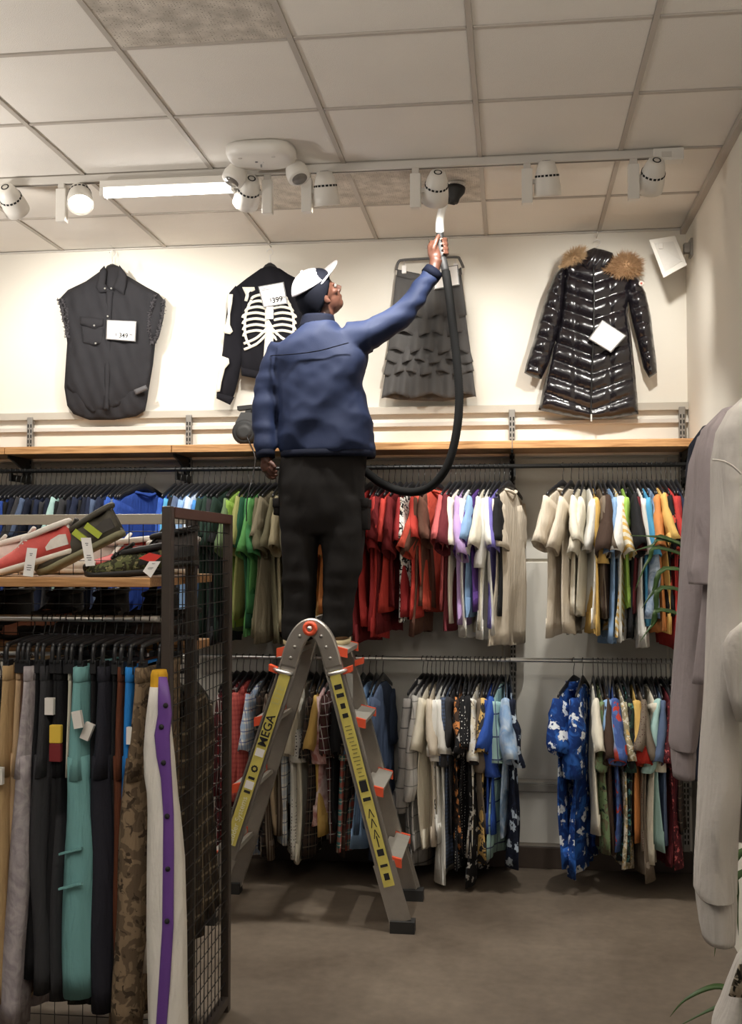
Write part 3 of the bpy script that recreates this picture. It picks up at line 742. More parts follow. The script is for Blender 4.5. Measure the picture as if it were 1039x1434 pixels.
G = [dict(w='blue hawaiian flower', mat=haw, rz=-25, du=-14, L=.88, t=.034, col='shirt', lab='blue hawaiian shirt with white flowers, outermost of its row'), dict(w='blue hawaiian flower', mat=haw, rz=-13, du=-8, L=.92, sl=.27, t=.03, lab='second blue hawaiian shirt with white flowers behind the outermost one'), dict(w='cream', c='cream'), dict(w='grey-green print', mat=f('gg_print', 'print', [C['olive'], C['sage'], C['dgreen']], 1.4)), dict(w='dark', c='dbrown'), dict(w='sky blue and red scenic', mat=f('scenic', 'blocks', [C['lblue'], srgb(160, 60, 48), C['dbrown']]), sl=.27, rz=-5, t=.026),
     dict(w='blue picture-print', mat=f('pic_print', 'print', [srgb(70, 92, 150), srgb(84, 110, 170), srgb(190, 70, 60)], .8), sl=.3, rz=-3, t=.03), dict(w='pale yellow print', mat=f('py_print', 'print', [C['cream'], C['khaki'], C['mustard']], 2)), dict(w='dark leaf print', mat=f('leaf_print', 'print', [C['dgreen'], C['black'], C['teal']], 1.5)), dict(w='black leaf print', mat=f('bleaf_print', 'print', [C['black'], C['charcoal'], C['sage']], 1.5)),
     dict(w='yellow and orange flame', mat=f('flame', 'blocks', [C['yellow'], srgb(150, 40, 30), C['orange']]), sl=.3, t=.028), dict(w='brown dotted', mat=f('br_dot', 'dots', [C['taupe'], C['wine']], 1.6)), dict(w='taupe', c='taupe', L=.92), dict(w='cream', c='cream'), dict(w='mint', c='mint', sl=.26), dict(w='slate', c='slate'), dict(w='maroon', c='maroon'), dict(w='wine print', mat=f('wine_print', 'print', [C['wine'], C['maroon'], C['pink']], 2)), dict(w='wine', c='wine'), dict(w='dark plaid', mat=f('dark_plaid', 'plaid', []))]
section(ZL, 817, 946, G, 'hawaiian and printed shirts in the right corner', 'on the lower rail below the beige t-shirts', base_rz=1, jit=5, kind='shirt', L=(.7, .9), hang_lab='black plastic hanger on the lower rail by the hawaiian shirts', short='in the corner', v=926)
# ================================================================== folding ladder
NY0, NY1 = 5.0, 5.05        # near side rails: foot, hinge depth
FY0, FY1 = 5.47, 5.43       # far side rails
hz = at(436, 880, NY1).z; hx = at(436, 880, NY1).x
footR = onz(563, 1303, 0); footL = Vector((2*hx-footR.x-.06, NY0, 0))
lad = thing('folding_ladder', (hx, 5.23, 0), 'aluminium folding ladder with orange hinge knobs standing on the concrete floor', 'ladder')
def rail_pt(side, far, z):
    """centre of a side rail at height z; side -1 left, 1 right"""
    top = Vector((hx+side*.098, FY1 if far else NY1, hz-.15)); f0 = footR if side > 0 else footL
    bot = Vector((f0.x+(side*.0), FY0 if far else NY0, 0))
    t = (top.z-z)/(top.z-bot.z); return top+(bot-top)*t
M_ALUD = M('aluminium_step', srgb(190, 186, 176), .45, .55, var=.08, vscale=30)
for side in (-1, 1):
    for far in (0, 1):
        a = rail_pt(side, far, hz-.13); b = rail_pt(side, far, .045)
        d = (b-a).normalized(); wv = Vector((1, 0, 0)); wv = (wv-d*wv.dot(d)).normalized()
        r = MB().beam(a, b, wv, .082, .014)
        for s in (-1, 1): r.beam(a+wv*s*.038, b+wv*s*.038, wv, .008, .034)
        r.build('side_rail', M_ALU, lad)
        fl = rail_pt(side, far, .30)
        MB().beam(fl+Vector((0, -.012 if not far else .012, 0)), b+Vector((side*.008, -.012 if not far else .012, 0)), wv, .098, .012).build('outer_foot_rail', M_ALU, lad)
        MB().obox(rail_pt(side, far, .026)+Vector((side*.012, 0, 0)), (1, 0, 0), (0, 1, 0), (0, 0, 1), .055, .034, .026).build('rubber_foot', M_RUB, lad)
    # rungs between the near and far rails, fixed along the outer edge
    for z in (1.243, .925, .62, .31):
        pa = rail_pt(side, 0, z)+Vector((side*.046, .02, 0)); pb = rail_pt(side, 1, z)+Vector((side*.046, -.02, 0))
        r = MB().beam(pa, pb, (1, 0, -.25*side), .07, .022)
        r.beam(pa+Vector((-side*.052, 0, -.012)), pb+Vector((-side*.052, 0, -.012)), (1, 0, -.25*side), .03, .018)
        rg = r.build('rung', M_ALUD, lad)
        for p, s in ((pa, -1), (pb, 1)):
            MB().obox(p+Vector((0, s*.012, -.006)), (1, 0, -.25*side), (0, 1, 0), (0, 0, 1), .037, .010, .02).build('rung_cap', M_ORANGE, rg)
for far in (0, 1):
    y = FY1 if far else NY1; s = 1 if far else -1
    pts = [(hx+.104, y, hz-.17), (hx+.088, y, hz-.11), (hx+.062, y, hz-.045), (hx+.03, y, hz-.006), (hx, y, hz+.006), (hx-.03, y, hz-.006), (hx-.062, y, hz-.045), (hx-.088, y, hz-.11), (hx-.104, y, hz-.17)]
    pts = smoothpath(pts, 4); rings = []
    for i, p in enumerate(pts):
        t = (pts[min(i+1, len(pts)-1)]-pts[max(i-1, 0)]).normalized(); nrm = Vector((t.z, 0, -t.x))
        rings.append([p+nrm*q*.041+Vector((0, w*.022, 0)) for q, w in ((-1, -.7), (-.85, -1), (.85, -1), (1, -.7), (1, .7), (.85, 1), (-.85, 1), (-1, .7))])
    hg = MB().loft(rings).build('hinge', M_ALU, lad)
    kn = MB().lathe([(.026, 0), (.033, .006), (.034, .02), (.028, .027), (.016, .028), (.015, .022), (.002, .022)], 22, (hx, y+s*.021, hz+.002), (0, s, 0)).build('hinge_knob', M_ORANGE, lad, True)
    MB().lathe([(.012, .021), (.012, .028), (.002, .029)], 14, (hx, y+s*.021, hz+.002), (0, s, 0)).build('bolt', M_CHROME, kn, True)
    for dx, dz in ((-.073, -.085), (.073, -.085), (-.092, -.135), (.092, -.135), (-.05, -.035), (.05, -.035)):
        MB().lathe([(.009, 0), (.008, .004), (.001, .005)], 12, (hx+dx, y+s*.021, hz+dz), (0, s, 0)).build('rivet', M_GREYM, hg, True)
    for side in (-1, 1):
        q = rail_pt(side, far, hz-.205)
        lk = MB().tube([q+Vector((side*.06, s*.012, .022)), q+Vector((side*.03, s*.04, .012)), q+Vector((-side*.02, s*.04, 0)), q+Vector((-side*.03, s*.01, -.002))], .009, 8).build('lock_pin', M_CHROME, lad, True)
        MB().obox(q+Vector((side*.058, 0, .018)), (1, 0, .35*side), (0, 1, 0), (0, 0, 1), .022, .024, .014).build('lock_lever', M_ORANGE, lad)
# stickers on the near rails
def sticker(side, z1, z0, w=.05):
    a = rail_pt(side, 0, z1); b = rail_pt(side, 0, z0); yo = Vector((0, -.019, 0))
    d = (b-a).normalized(); wv = (Vector((1, 0, 0))-d*d.x).normalized()
    st = MB().beam(a+yo, b+yo, wv, w, .0012).build('sticker', M_YEL, lad)
    return a+yo, b+yo, d, wv, st
a, b, d, wv, st = sticker(1, 1.15, .2)
Lr = (b-a).length
pr = MB(); rr = random.Random(3)
for (s0, hh, ww) in ((.075, .022, .034), (.115, .018, .034), (.165, .024, .022), (.21, .02, .026), (.54, .05, .034), (.60, .016, .036), (.845, .03, .03), (.905, .012, .034), (.955, .03, .024)):
    pr.obox(a+d*(Lr*s0)+Vector((0, -.0012, 0)), wv, (0, 1, 0), d, ww/2, .0005, hh/2)
for s0 in (.665, .71, .76):
    c = a+d*(Lr*s0)+Vector((0, -.0012, 0))
    for q in (-1, 1): pr.beam(c-d*.02, c+d*.02+wv*q*.012, (0, 1, 0), .001, .004)
pr.beam(a+d*Lr*.8-d*.03+Vector((0, -.0012, 0)), a+d*Lr*.8+d*.02+Vector((0, -.0012, 0)), (0, 1, 0), .001, .005)
pr.build('printed_marks', M_INK, st)['kind'] = 'stuff'
pg = MB()
for s0 in np.arange(.26, .52, .018):
    pg.obox(a+d*(Lr*s0)+Vector((0, -.001, 0))+wv*rr.uniform(-.004, .004), wv, (0, 1, 0), d, rr.uniform(.008, .018), .0005, .0022)
pg.build('printed_lines', M('faded_ink', srgb(130, 122, 66), .6, var=0), st)['kind'] = 'stuff'
a, b, d, wv, st = sticker(-1, 1.13, .36, .052)
Lr = (b-a).length
up = -d; side_v = -wv
yb = Vector((0, -.001, 0))
text_mesh('lettering', 'MEGA', .056, a+d*Lr*.33+yb, up, side_v, M_INK, st, bold=.0009)
text_mesh('pale_lettering', 'LITE', .05, a+d*Lr*.12+yb, up, side_v, M('pale_ink', srgb(206, 200, 130), .5, var=0), st)
text_mesh('pale_lettering', 'Ladder Systems', .036, a+d*Lr*.86+yb, up, side_v, M('white_ink', srgb(240, 238, 210), .5, var=0), st)
q = MB()
for s0, hh, ww, in ((.61, .012, .03), (.69, .012, .03)): q.obox(a+d*Lr*s0+yb, wv, (0, 1, 0), d, ww/2, .0005, hh/2)
for k in range(10):
    an = k*math.pi/5; c = a+d*Lr*.555+yb; q.obox(c+wv*math.cos(an)*.012+d*math.sin(an)*.012, wv, (0, 1, 0), d, .004, .0005, .004)
q.build('printed_marks', M_INK, st)['kind'] = 'stuff'
for s0 in (.46, .65): MB().obox(a+d*Lr*s0+yb, wv, (0, 1, 0), d, .02, .0005, .018).build('white_patch', M_PAPER, st)
a = rail_pt(1, 1, 1.1); MB().obox(a+Vector((.0, -.0185, -.06)), (1, 0, -.1), (0, 1, 0), (0, 0, 1), .018, .0006, .06).build('grey_sticker', M('grey_sticker', srgb(176, 174, 168), .5), lad)

# ================================================================== the man on the ladder
PY = 5.24
man = thing('person', (at(440, 890, PY).x, PY, 1.262), 'man in navy jacket, black cargo trousers and white cap reaching up from the ladder', 'person')
SKIN = M('dark_skin', srgb(76, 47, 36), .5, var=.12, vscale=25, spec=.4)
def ell(c, ax, rx, ry, n=20, p=.85):
    """horizontal ring"""
    return [Vector((c.x+math.copysign(abs(math.cos(q))**p, math.cos(q))*rx, c.y+math.copysign(abs(math.sin(q))**p, math.sin(q))*ry, c.z)) for q in np.linspace(0, 2*math.pi, n, endpoint=False)]
def tor(v, uL, uR, dy, yo=0):
    a = at(uL, v, PY); b = at(uR, v, PY); c = (a+b)/2; c.y = PY+yo
    return ell(c, None, (b.x-a.x)/2, dy)
PX = lambda u, v, dy=0: at(u, v, PY+dy)
# jacket
jk = MB()
jk.loft([tor(452, 421, 470, .075, .0), tor(461, 414, 478, .09), tor(470, 400, 494, .105), tor(482, 386, 505, .115), tor(500, 382, 512, .125), tor(530, 386, 514, .13), tor(565, 389, 516, .135), tor(600, 391, 521, .138), tor(622, 392, 525, .14), tor(636, 394, 526, .14)])
armR = smoothpath([PX(488, 474), PX(512, 468, -.01), PX(540, 455, -.02), PX(566, 437, -.02), PX(590, 403, .02), PX(607, 380, .04)], 5)
n = len(armR)
jk.tube(armR, [(.082 if t < .12 else .082-.024*min(1, (t-.12)/.5) if t < .62 else .058-.012*(t-.62)/.38) for t in np.linspace(0, 1, n)], 16)
armL = smoothpath([PX(398, 486), PX(385, 510), PX(375, 548, .0), PX(369, 585, -.03), PX(370, 615, -.05), PX(372, 640, -.06)], 5)
n = len(armL)
jk.tube(armL, [.078-.032*t for t in np.linspace(0, 1, n)], 16)
jme = remesh(jk, .0115, 5, .5)
def jfold(c, nrm):
    x, y, z = c
    hz_ = at(447, 636, PY).z
    low = max(0, min(1, (at(447, 500, PY).z-z)/.35)); arm = 1 if x > PX(520, 470).x or x < PX(392, 560).x else 0
    f = noise.noise(Vector((x*6-z*9, y*4, z*3+x*7)))
    g = noise.noise(Vector((x*14+z*16, y*8, z*11-x*9+5)))
    k = noise.noise(Vector((x*2.5, y*3, z*22)))*arm
    rid = 1-abs(f)*2
    dg = math.sin((x*.9-z*1.0)*17+2.2*noise.noise(Vector((x*3, y*3, z*3))))*max(0, noise.noise(Vector((x*3+4, y*2, z*3)))+.45)
    return c+nrm*((.007*rid*(.35+.65*low)-.004)+.003*g+.011*k+(.017*dg if not arm else .006*dg))
jacket = place_mesh('jacket', jme, M('navy_softshell', srgb(19, 31, 60), .72, var=.1, vscale=10, bump=.15, bscale=300, spec=.3), man, jfold)
M_JD = M('navy_softshell_dark', srgb(12, 16, 30), .8, var=.1, spec=.12, bump=.15, bscale=300)
cl = MB()
cl.loft([tor(462, 416, 474, .088, .005), tor(455, 420, 470, .08, .005), tor(446, 422, 468, .075, .008), tor(442, 423, 467, .072, .01), tor(444, 427, 463, .06, .01), tor(458, 427, 463, .06, .01)])
cl.build('collar', M_JD, man, True)
# yoke seam and hem band
yk = smoothpath([PX(379, 498, -.07), PX(395, 497, -.118), PX(420, 495, -.132), PX(447, 491, -.136), PX(470, 485, -.13), PX(488, 480, -.12)], 5)
MB().tube(yk, .0028, 5).build('yoke_seam', M_JD, jacket)
MB().loft([tor(632, 393.5, 526, .140), tor(638, 393, 526.5, .1415), tor(642, 394, 525, .140), tor(641, 398, 521, .134), tor(632, 398, 521, .134)]).build('hem_band', M_JD, jacket, True)
for arm_, sgn in ((armR, 1), (armL, 1)):
    MB().tube([arm_[-1]-(arm_[-1]-arm_[-2]).normalized()*.03, arm_[-1]+(arm_[-1]-arm_[-2]).normalized()*.006], [.049, .047] if arm_ is armR else [.047, .045], 16).build('cuff', M_JD, jacket, True)
# trousers
tk = MB()
tk.loft([tor(628, 396, 516, .122), tor(650, 392, 512, .128), tor(680, 390, 510, .132), tor(710, 391, 511, .13), tor(735, 393, 512, .122), tor(748, 396, 511, .11)])
def leg(rows):
    tk.loft([tor(v, a_, b_, dy, yo) for v, a_, b_, dy, yo in rows])
leg([(700, 392, 450, .115, 0), (735, 393, 447, .112, 0), (760, 395, 446, .105, -.005), (800, 397, 444, .098, -.01), (830, 398, 443, .095, -.005), (855, 398, 442, .098, 0), (878, 396, 440, .108, 0), (896, 397, 439, .105, 0)])
leg([(700, 445, 511, .115, 0), (735, 448, 512, .112, 0), (760, 451, 510, .105, -.005), (800, 453, 505, .098, -.01), (830, 453, 498, .095, -.005), (855, 451, 493, .098, 0), (874, 449, 492, .108, 0), (892, 450, 491, .105, 0)])
tme = remesh(tk, .0115, 5, .5)
def tfold(c, nrm):
    x, y, z = c
    f = noise.noise(Vector((x*9, y*7, z*5+abs(x-man.location.x-.02)*9))); g = noise.noise(Vector((x*6+9, y*6, z*17)))
    kn = math.exp(-((z-at(0, 815, PY).z)/.1)**2)+math.exp(-((z-at(0, 872, PY).z)/.06)**2)*1.4+.5*math.exp(-((z-at(0, 745, PY).z)/.06)**2)
    return c+nrm*(.009*(1-2*abs(f))*.6+.010*g*(.35+.65*kn)-.002)
M_TR = M('black_cargo_twill', srgb(29, 27, 26), .9, var=.12, vscale=12, bump=.2, bscale=350, spec=.15)
trs = place_mesh('trousers', tme, M_TR, man, tfold)
for (u0, u1, v0, v1, sd) in ((505, 517, 700, 742, 1), (386, 396, 700, 722, -1)):
    a = at(u0, v0, PY); b = at(u1, v1, PY)
    pk = MB().box((min(a.x, b.x), PY-.06, b.z), (max(a.x, b.x), PY+.06, a.z), .008).build('cargo_pocket', M_TR, trs, True)
    MB().box((min(a.x, b.x)-.003*(sd < 0), PY-.064, a.z-.04), (max(a.x, b.x)+.004*(sd > 0), PY+.064, a.z+.006), .006).build('pocket_flap', M_TR, pk, True)
# boots
M_BOOT = M('brown_leather', srgb(112, 82, 50), .55, var=.2, vscale=18, bump=.2, bscale=120)
for (u, v) in ((411, 893), (472, 890)):
    c = at(u, v, PY); c.z = 1.285; sx = -1 if u < 440 else 1
    bt = MB().loft([[Vector((c.x+math.cos(q)*rx, c.y+oy+math.sin(q)*ry, zz)) for q in np.linspace(0, 2*math.pi, 18, endpoint=False)]
        for k, (zz, rx, ry, oy) in enumerate(((1.275, .05, .14, .05), (1.31, .053, .142, .05), (1.335, .052, .12, .03), (1.355, .05, .085, -.01), (1.375, .046, .064, -.03), (1.395, .044, .06, -.03)))]).build('boot', M_BOOT, man, True)
    MB().loft([[Vector((c.x+math.cos(q)*rx, c.y+.05+math.sin(q)*ry, zz)) for q in np.linspace(0, 2*math.pi, 18, endpoint=False)] for zz, rx, ry in ((1.256, .053, .145), (1.28, .056, .148))]).build('sole', M('cream_sole', srgb(206, 190, 150), .6), bt, True)
    for k in range(3): MB().tube([(c.x-.03, c.y+.05+.03*k, 1.352-.012*k), (c.x+.03, c.y+.05+.03*k, 1.352-.012*k)], .004, 6).build('lace', M_BLACK, bt)
# skin: head, neck, hands with the arms and trunk inside the clothes, one surface
hc = PX(446, 413); hc.y = PY+.005
fw = Vector((.74, .30, .60)).normalized(); hu = Vector((-.40, -.42, .80)); hu = (hu-fw*hu.dot(fw)).normalized(); hs = hu.cross(fw)   # hs = the man's left
HL = lambda f_, s_, u_: hc+fw*f_+hs*s_+hu*u_
RH = Matrix((fw, hs, hu)).transposed()
bd = MB()
bd.ball(HL(-.008, 0, .02), (.098, .078, .098), 20, 14, RH)
bd.ball(HL(.03, 0, -.045), (.062, .058, .075), 16, 12, RH)
bd.ball(HL(.055, 0, -.085), (.035, .04, .03), 12, 9, RH)                      # chin
bd.tube([HL(.082, 0, .012), HL(.098, 0, -.012), HL(.112, 0, -.034)], [.008, .011, .015], 10)   # nose
bd.ball(HL(.1, 0, -.037), (.012, .018, .009), 10, 8, RH)
bd.ball(HL(.088, 0, -.058), (.012, .024, .006), 10, 8, RH)                    # lips
bd.ball(HL(.087, 0, -.068), (.012, .022, .006), 10, 8, RH)
for s in (-1, 1):
    bd.ball(HL(.078, s*.032, .012), (.012, .018, .008), 10, 8, RH)            # brow
    bd.ball(HL(.062, s*.045, -.02), (.02, .016, .016), 10, 8, RH)             # cheek
    bd.ball(HL(-.005, s*.077, -.02), (.017, .009, .032), 12, 9, RH)           # ear
    bd.ball(HL(.004, s*.083, -.036), (.008, .006, .012), 8, 7, RH)
nb = PX(445, 462); nb.y = PY+.01
bd.tube([HL(-.02, 0, -.03), HL(-.025, 0, -.08), nb, PX(446, 500)], [.055, .055, .062, .07], 16)
bd.loft([tor(470, 410, 484, .07), tor(500, 400, 496, .09), tor(560, 402, 500, .1), tor(640, 404, 500, .1), tor(700, 400, 502, .1)])
for rows in ([(690, 402, 445, .09), (800, 405, 436, .07), (880, 406, 430, .06)], [(690, 452, 502, .09), (800, 460, 498, .07), (880, 458, 482, .06)]):
    bd.loft([tor(v, a_, b_, dy) for v, a_, b_, dy in rows])
# right hand closed round the wand
wrR = PX(607, 380, .04); gc = PX(616.5, 348, .05); 
wand_pts = [PX(624, 380, .05), PX(620, 362, .05), PX(617, 348, .05), PX(616, 325, .06), PX(620, 295, .08)]
ga = (wand_pts[3]-wand_pts[1]).normalized(); gx = Vector((1, 0, 0)); gx = (gx-ga*gx.dot(ga)).normalized(); gy = ga.cross(gx)      # gy points into the wall or out
if gy.y < 0: gy = -gy
G = lambda x, y, s: gc+gx*x+gy*y+ga*s
bd.tube(armR[:-1]+[wrR, PX(609, 371, .045), G(-.022, 0, -.05)], [.036]*(len(armR)-6)+[.033, .031, .030, .029, .028, .028, .029, .034], 14)
bd.tube([G(-.024, -.004, -.055), G(-.03, 0, -.02), G(-.031, .006, .02), G(-.028, .01, .042)], [.03, .034, .032, .022], 12, flat=.8)
for s0, r0 in ((.038, .0098), (.014, .0102), (-.010, .0098), (-.032, .0086)):
    bd.tube([G(-.032, .022, s0), G(-.012, .034, s0+.004), G(.016, .032, s0+.005), G(.032, .012, s0+.004), G(.031, -.014, s0), G(.012, -.028, s0-.003)], [r0*1.15, r0*1.1, r0*1.08, r0, r0, r0*.85], 10)
bd.tube([G(-.034, -.012, -.028), G(-.03, -.03, -.002), G(-.014, -.034, .03), G(.002, -.03, .058)], [.015, .0125, .0115, .009], 10)
# left hand hanging, slightly curled
wl = PX(372, 640, -.06)
bd.tube(armL[:-1]+[wl, PX(373.5, 647, -.06)], [.034]*(len(armL)-5)+[.031, .030, .029, .028, .027, .029], 14)
bd.tube([PX(373, 645, -.06), PX(374, 652, -.06), PX(376, 660, -.06)], [.028, .035, .03], 12, flat=.72)
for k, (u0, v0, dy, u1, v1, u2, v2) in enumerate(((379, 656, -.09, 385, 662, 388, 659), (377.5, 660, -.072, 384, 667, 389, 664.5), (375, 662, -.052, 381, 670, 387, 668.5), (372.5, 661, -.034, 377, 669, 383, 670))):
    bd.tube([PX(u0-2, v0-2, dy), PX((u0+u1)/2, (v0+v1)/2+.6, dy-.004), PX(u1, v1, dy), PX(u2, v2, dy+.01)], [.0105, .010, .0092, .0078], 10)
bd.tube([PX(378, 647, -.085), PX(383, 651, -.1), PX(386, 656, -.105)], [.0125, .0105, .0085], 10)
bme = remesh(bd, .0052, 3, .5)
body = place_mesh('body', bme, SKIN, man)
for s in (-1, 1):
    ey = MB().ball(HL(.083, s*.032, -.002), .0105, 12, 9).build('eye', M('eye_white', (.16, .14, .13), .7, var=0, spec=.1), man, True)
    MB().ball(HL(.0905, s*.033, -.002), .005, 8, 6).build('iris', M_INK, ey, True)
# nails
for s0 in (.038, .014, -.010, -.032): MB().ball(G(.009, -.0345, s0-.003), (.005, .002, .004), 8, 6).build('nail', M('nail', srgb(176, 128, 110), .35), man, True)
# cap: navy back and sides, white top and peak
M_NAVYC = M('navy_cap_cloth', srgb(9, 11, 20), .85, var=.12, spec=.12, bump=.15, bscale=300); M_WC = M('white_cap_cloth', srgb(240, 236, 240), .7, var=.03)
def dome(u0, u1, k, cut):
    rings = []
    for i in range(10):
        t = u0+(u1-u0)*i/9
        rr_ = math.sqrt(max(0, 1-t*t))
        rings.append([HL(-.012+(.108*k)*rr_*math.cos(q), (.089*k)*rr_*math.sin(q), .022+(.112*k)*t+cut*math.cos(q)*(1-i/9)) for q in np.linspace(0, 2*math.pi, 28, endpoint=False)])
    return rings
cap = MB().loft(dome(-.42, .9, 1.0, .07)).build('cap', M_NAVYC, man, True)
MB().loft(dome(.36, .995, 1.035, .0)).build('cap_top', M_WC, cap, True)
pk = MB(); top_, bot_ = [], []
for i in range(9):
    for j in range(17):
        an = math.radians(-78+156*j/16); r = i/8
        x = -.012+.108*1.02*math.cos(an)*.93+r*.078*math.cos(an)**.6; y = .09*math.sin(an)*(1-.06*r)
        z = .062+.03*r-.02*(y/.09)**2*(.4+r)
        top_.append(HL(x, y, z)); bot_.append(HL(x, y, z-.004))
fs = []; N = len(top_)
for i in range(8):
    for j in range(16):
        q = i*17+j; fs += [(q, q+1, q+18, q+17), (N+q, N+q+17, N+q+18, N+q+1)]
ed = list(range(17))+[17*i+16 for i in range(1, 9)]+[8*17+j for j in range(15, -1, -1)]+[17*i for i in range(7, 0, -1)]
fs += [(ed[i], N+ed[i], N+ed[(i+1) % len(ed)], ed[(i+1) % len(ed)]) for i in range(len(ed))]
pk.add(top_+bot_, fs); pk.build('peak', M_WC, cap, True)
MB().ball(HL(-.012, 0, .14), (.008, .008, .005), 10, 6, RH).build('button', M_WC, cap, True)
# ================================================================== vacuum cleaner on the wall shelf, hose and wand
vz = ZS1
va = at(343, 600, 5.80)
vac = thing('vacuum_cleaner', (va.x, 5.87, vz), 'black canister vacuum on the oak shelf with its hose led to the ceiling vent', 'vacuum cleaner')
M_VB = M('vacuum_black', (.014, .0135, .0135), .65, var=.15, vscale=20); M_VD = M('vacuum_dark_grey', (.025, .024, .023), .6, var=.12)
rD = .068
MB().lathe([(.05, 0), (.064, .004), (rD, .016), (rD, .2), (.06, .215)], 32, (va.x, 5.775, vz+rD+.001), (0, 1, 0)).build('drum', M_VB, vac, True)
MB().lathe([(.02, -.004), (.045, -.003), (.045, .002)], 24, (va.x, 5.777, vz+rD), (0, 1, 0)).build('drum_cap', M_VD, vac, True)
MB().add([(va.x-.05, 5.78, vz+.115), (va.x+.23, 5.78, vz+.06), (va.x+.23, 5.98, vz+.06), (va.x-.05, 5.98, vz+.115), (va.x-.02, 5.79, vz+.175), (va.x+.2, 5.79, vz+.165), (va.x+.2, 5.97, vz+.165), (va.x-.02, 5.97, vz+.175)],
   [(0, 3, 2, 1), (4, 5, 6, 7), (0, 1, 5, 4), (1, 2, 6, 5), (2, 3, 7, 6), (3, 0, 4, 7)]).build('housing', M_VD, vac)
MB().lathe([(.05, 0), (.06, .01), (.06, .19), (.05, .2)], 28, (va.x+.19, 5.78, vz+.061), (0, 1, 0)).build('wheel', M_VB, vac, True)
MB().beam((va.x-.055, 5.87, vz+.205), (va.x+.13, 5.87, vz+.222), (0, 1, 0), .05, .022).build('handle', M_VB, vac)
MB().beam((va.x+.0, 5.87, vz+.17), (va.x+.01, 5.87, vz+.21), (0, 1, 0), .04, .03).build('handle_post', M_VB, vac)
MB().beam((va.x+.11, 5.87, vz+.16), (va.x+.11, 5.87, vz+.25), (0, 1, 0), .04, .02).build('handle_post', M_VB, vac)
hp = [Vector((va.x+.2, 5.80, vz+.12)), at(440, 606, 5.66), at(475, 630, 5.56), at(508, 657, 5.49), at(538, 679, 5.44), at(572, 689, 5.40), at(602, 682, 5.36), at(625, 655, 5.33), at(638, 612, 5.32), at(643, 560, 5.31), at(639, 500, 5.30), at(632, 440, 5.295), at(627, 400, 5.29), wand_pts[0]]
sp = smoothpath(hp, 34)
MB().tube(sp, [.0205+(.0014 if i % 2 else -.0008) for i in range(len(sp))], 14).build('hose', M('hose_rubber', (.007, .007, .007), .8, var=.1, spec=.15), vac, True)
MB().tube(smoothpath(wand_pts[:4], 4), [.019]*4+[.018]*9, 14).build('hose_cuff', M_VB, vac, True)
wt = smoothpath([wand_pts[3], PX(616, 310, .04), PX(619, 294, .01), PX(625, 280, -.02)], 5)
MB().tube(wt, [.021-.004*i/len(wt) for i in range(len(wt))], 14).build('wand', M('light_grey_plastic', srgb(222, 220, 216), .35, var=.03), vac, True)
nz = at(638, 256, 5.2)
MB().lathe([(.02, -.075), (.026, -.05), (.045, -.02), (.047, 0)], 20, (nz.x, nz.y, ZC-.022), (.1, .15, 1)).build('nozzle', M_VB, vac, True)
br = MB()
for k in range(40):
    an = 2*math.pi*k/40; br.beam((nz.x+.042*math.cos(an), nz.y+.042*math.sin(an), ZC-.024), (nz.x+.046*math.cos(an), nz.y+.046*math.sin(an), ZC-.003), (1, 0, 0), .0035, .0035)
o = br.build('brush_bristles', M('pale_bristle', srgb(216, 210, 200), .7), vac); o['kind'] = 'stuff'
MB().tube([wt[-1], Vector((nz.x-.006, nz.y-.01, ZC-.09))], .017, 12).build('nozzle_neck', M_VB, vac, True)
cd = smoothpath([Vector((va.x+.02, 5.79, vz+.05)), Vector((va.x+.03, 5.735, vz+.03)), at(357, 640, 5.72), at(353, 670, 5.55), at(346, 700, 5.5), at(345, 730, 5.5)], 8)
MB().tube(cd, .0032, 6).build('power_cord', M_BLACK, vac, True)
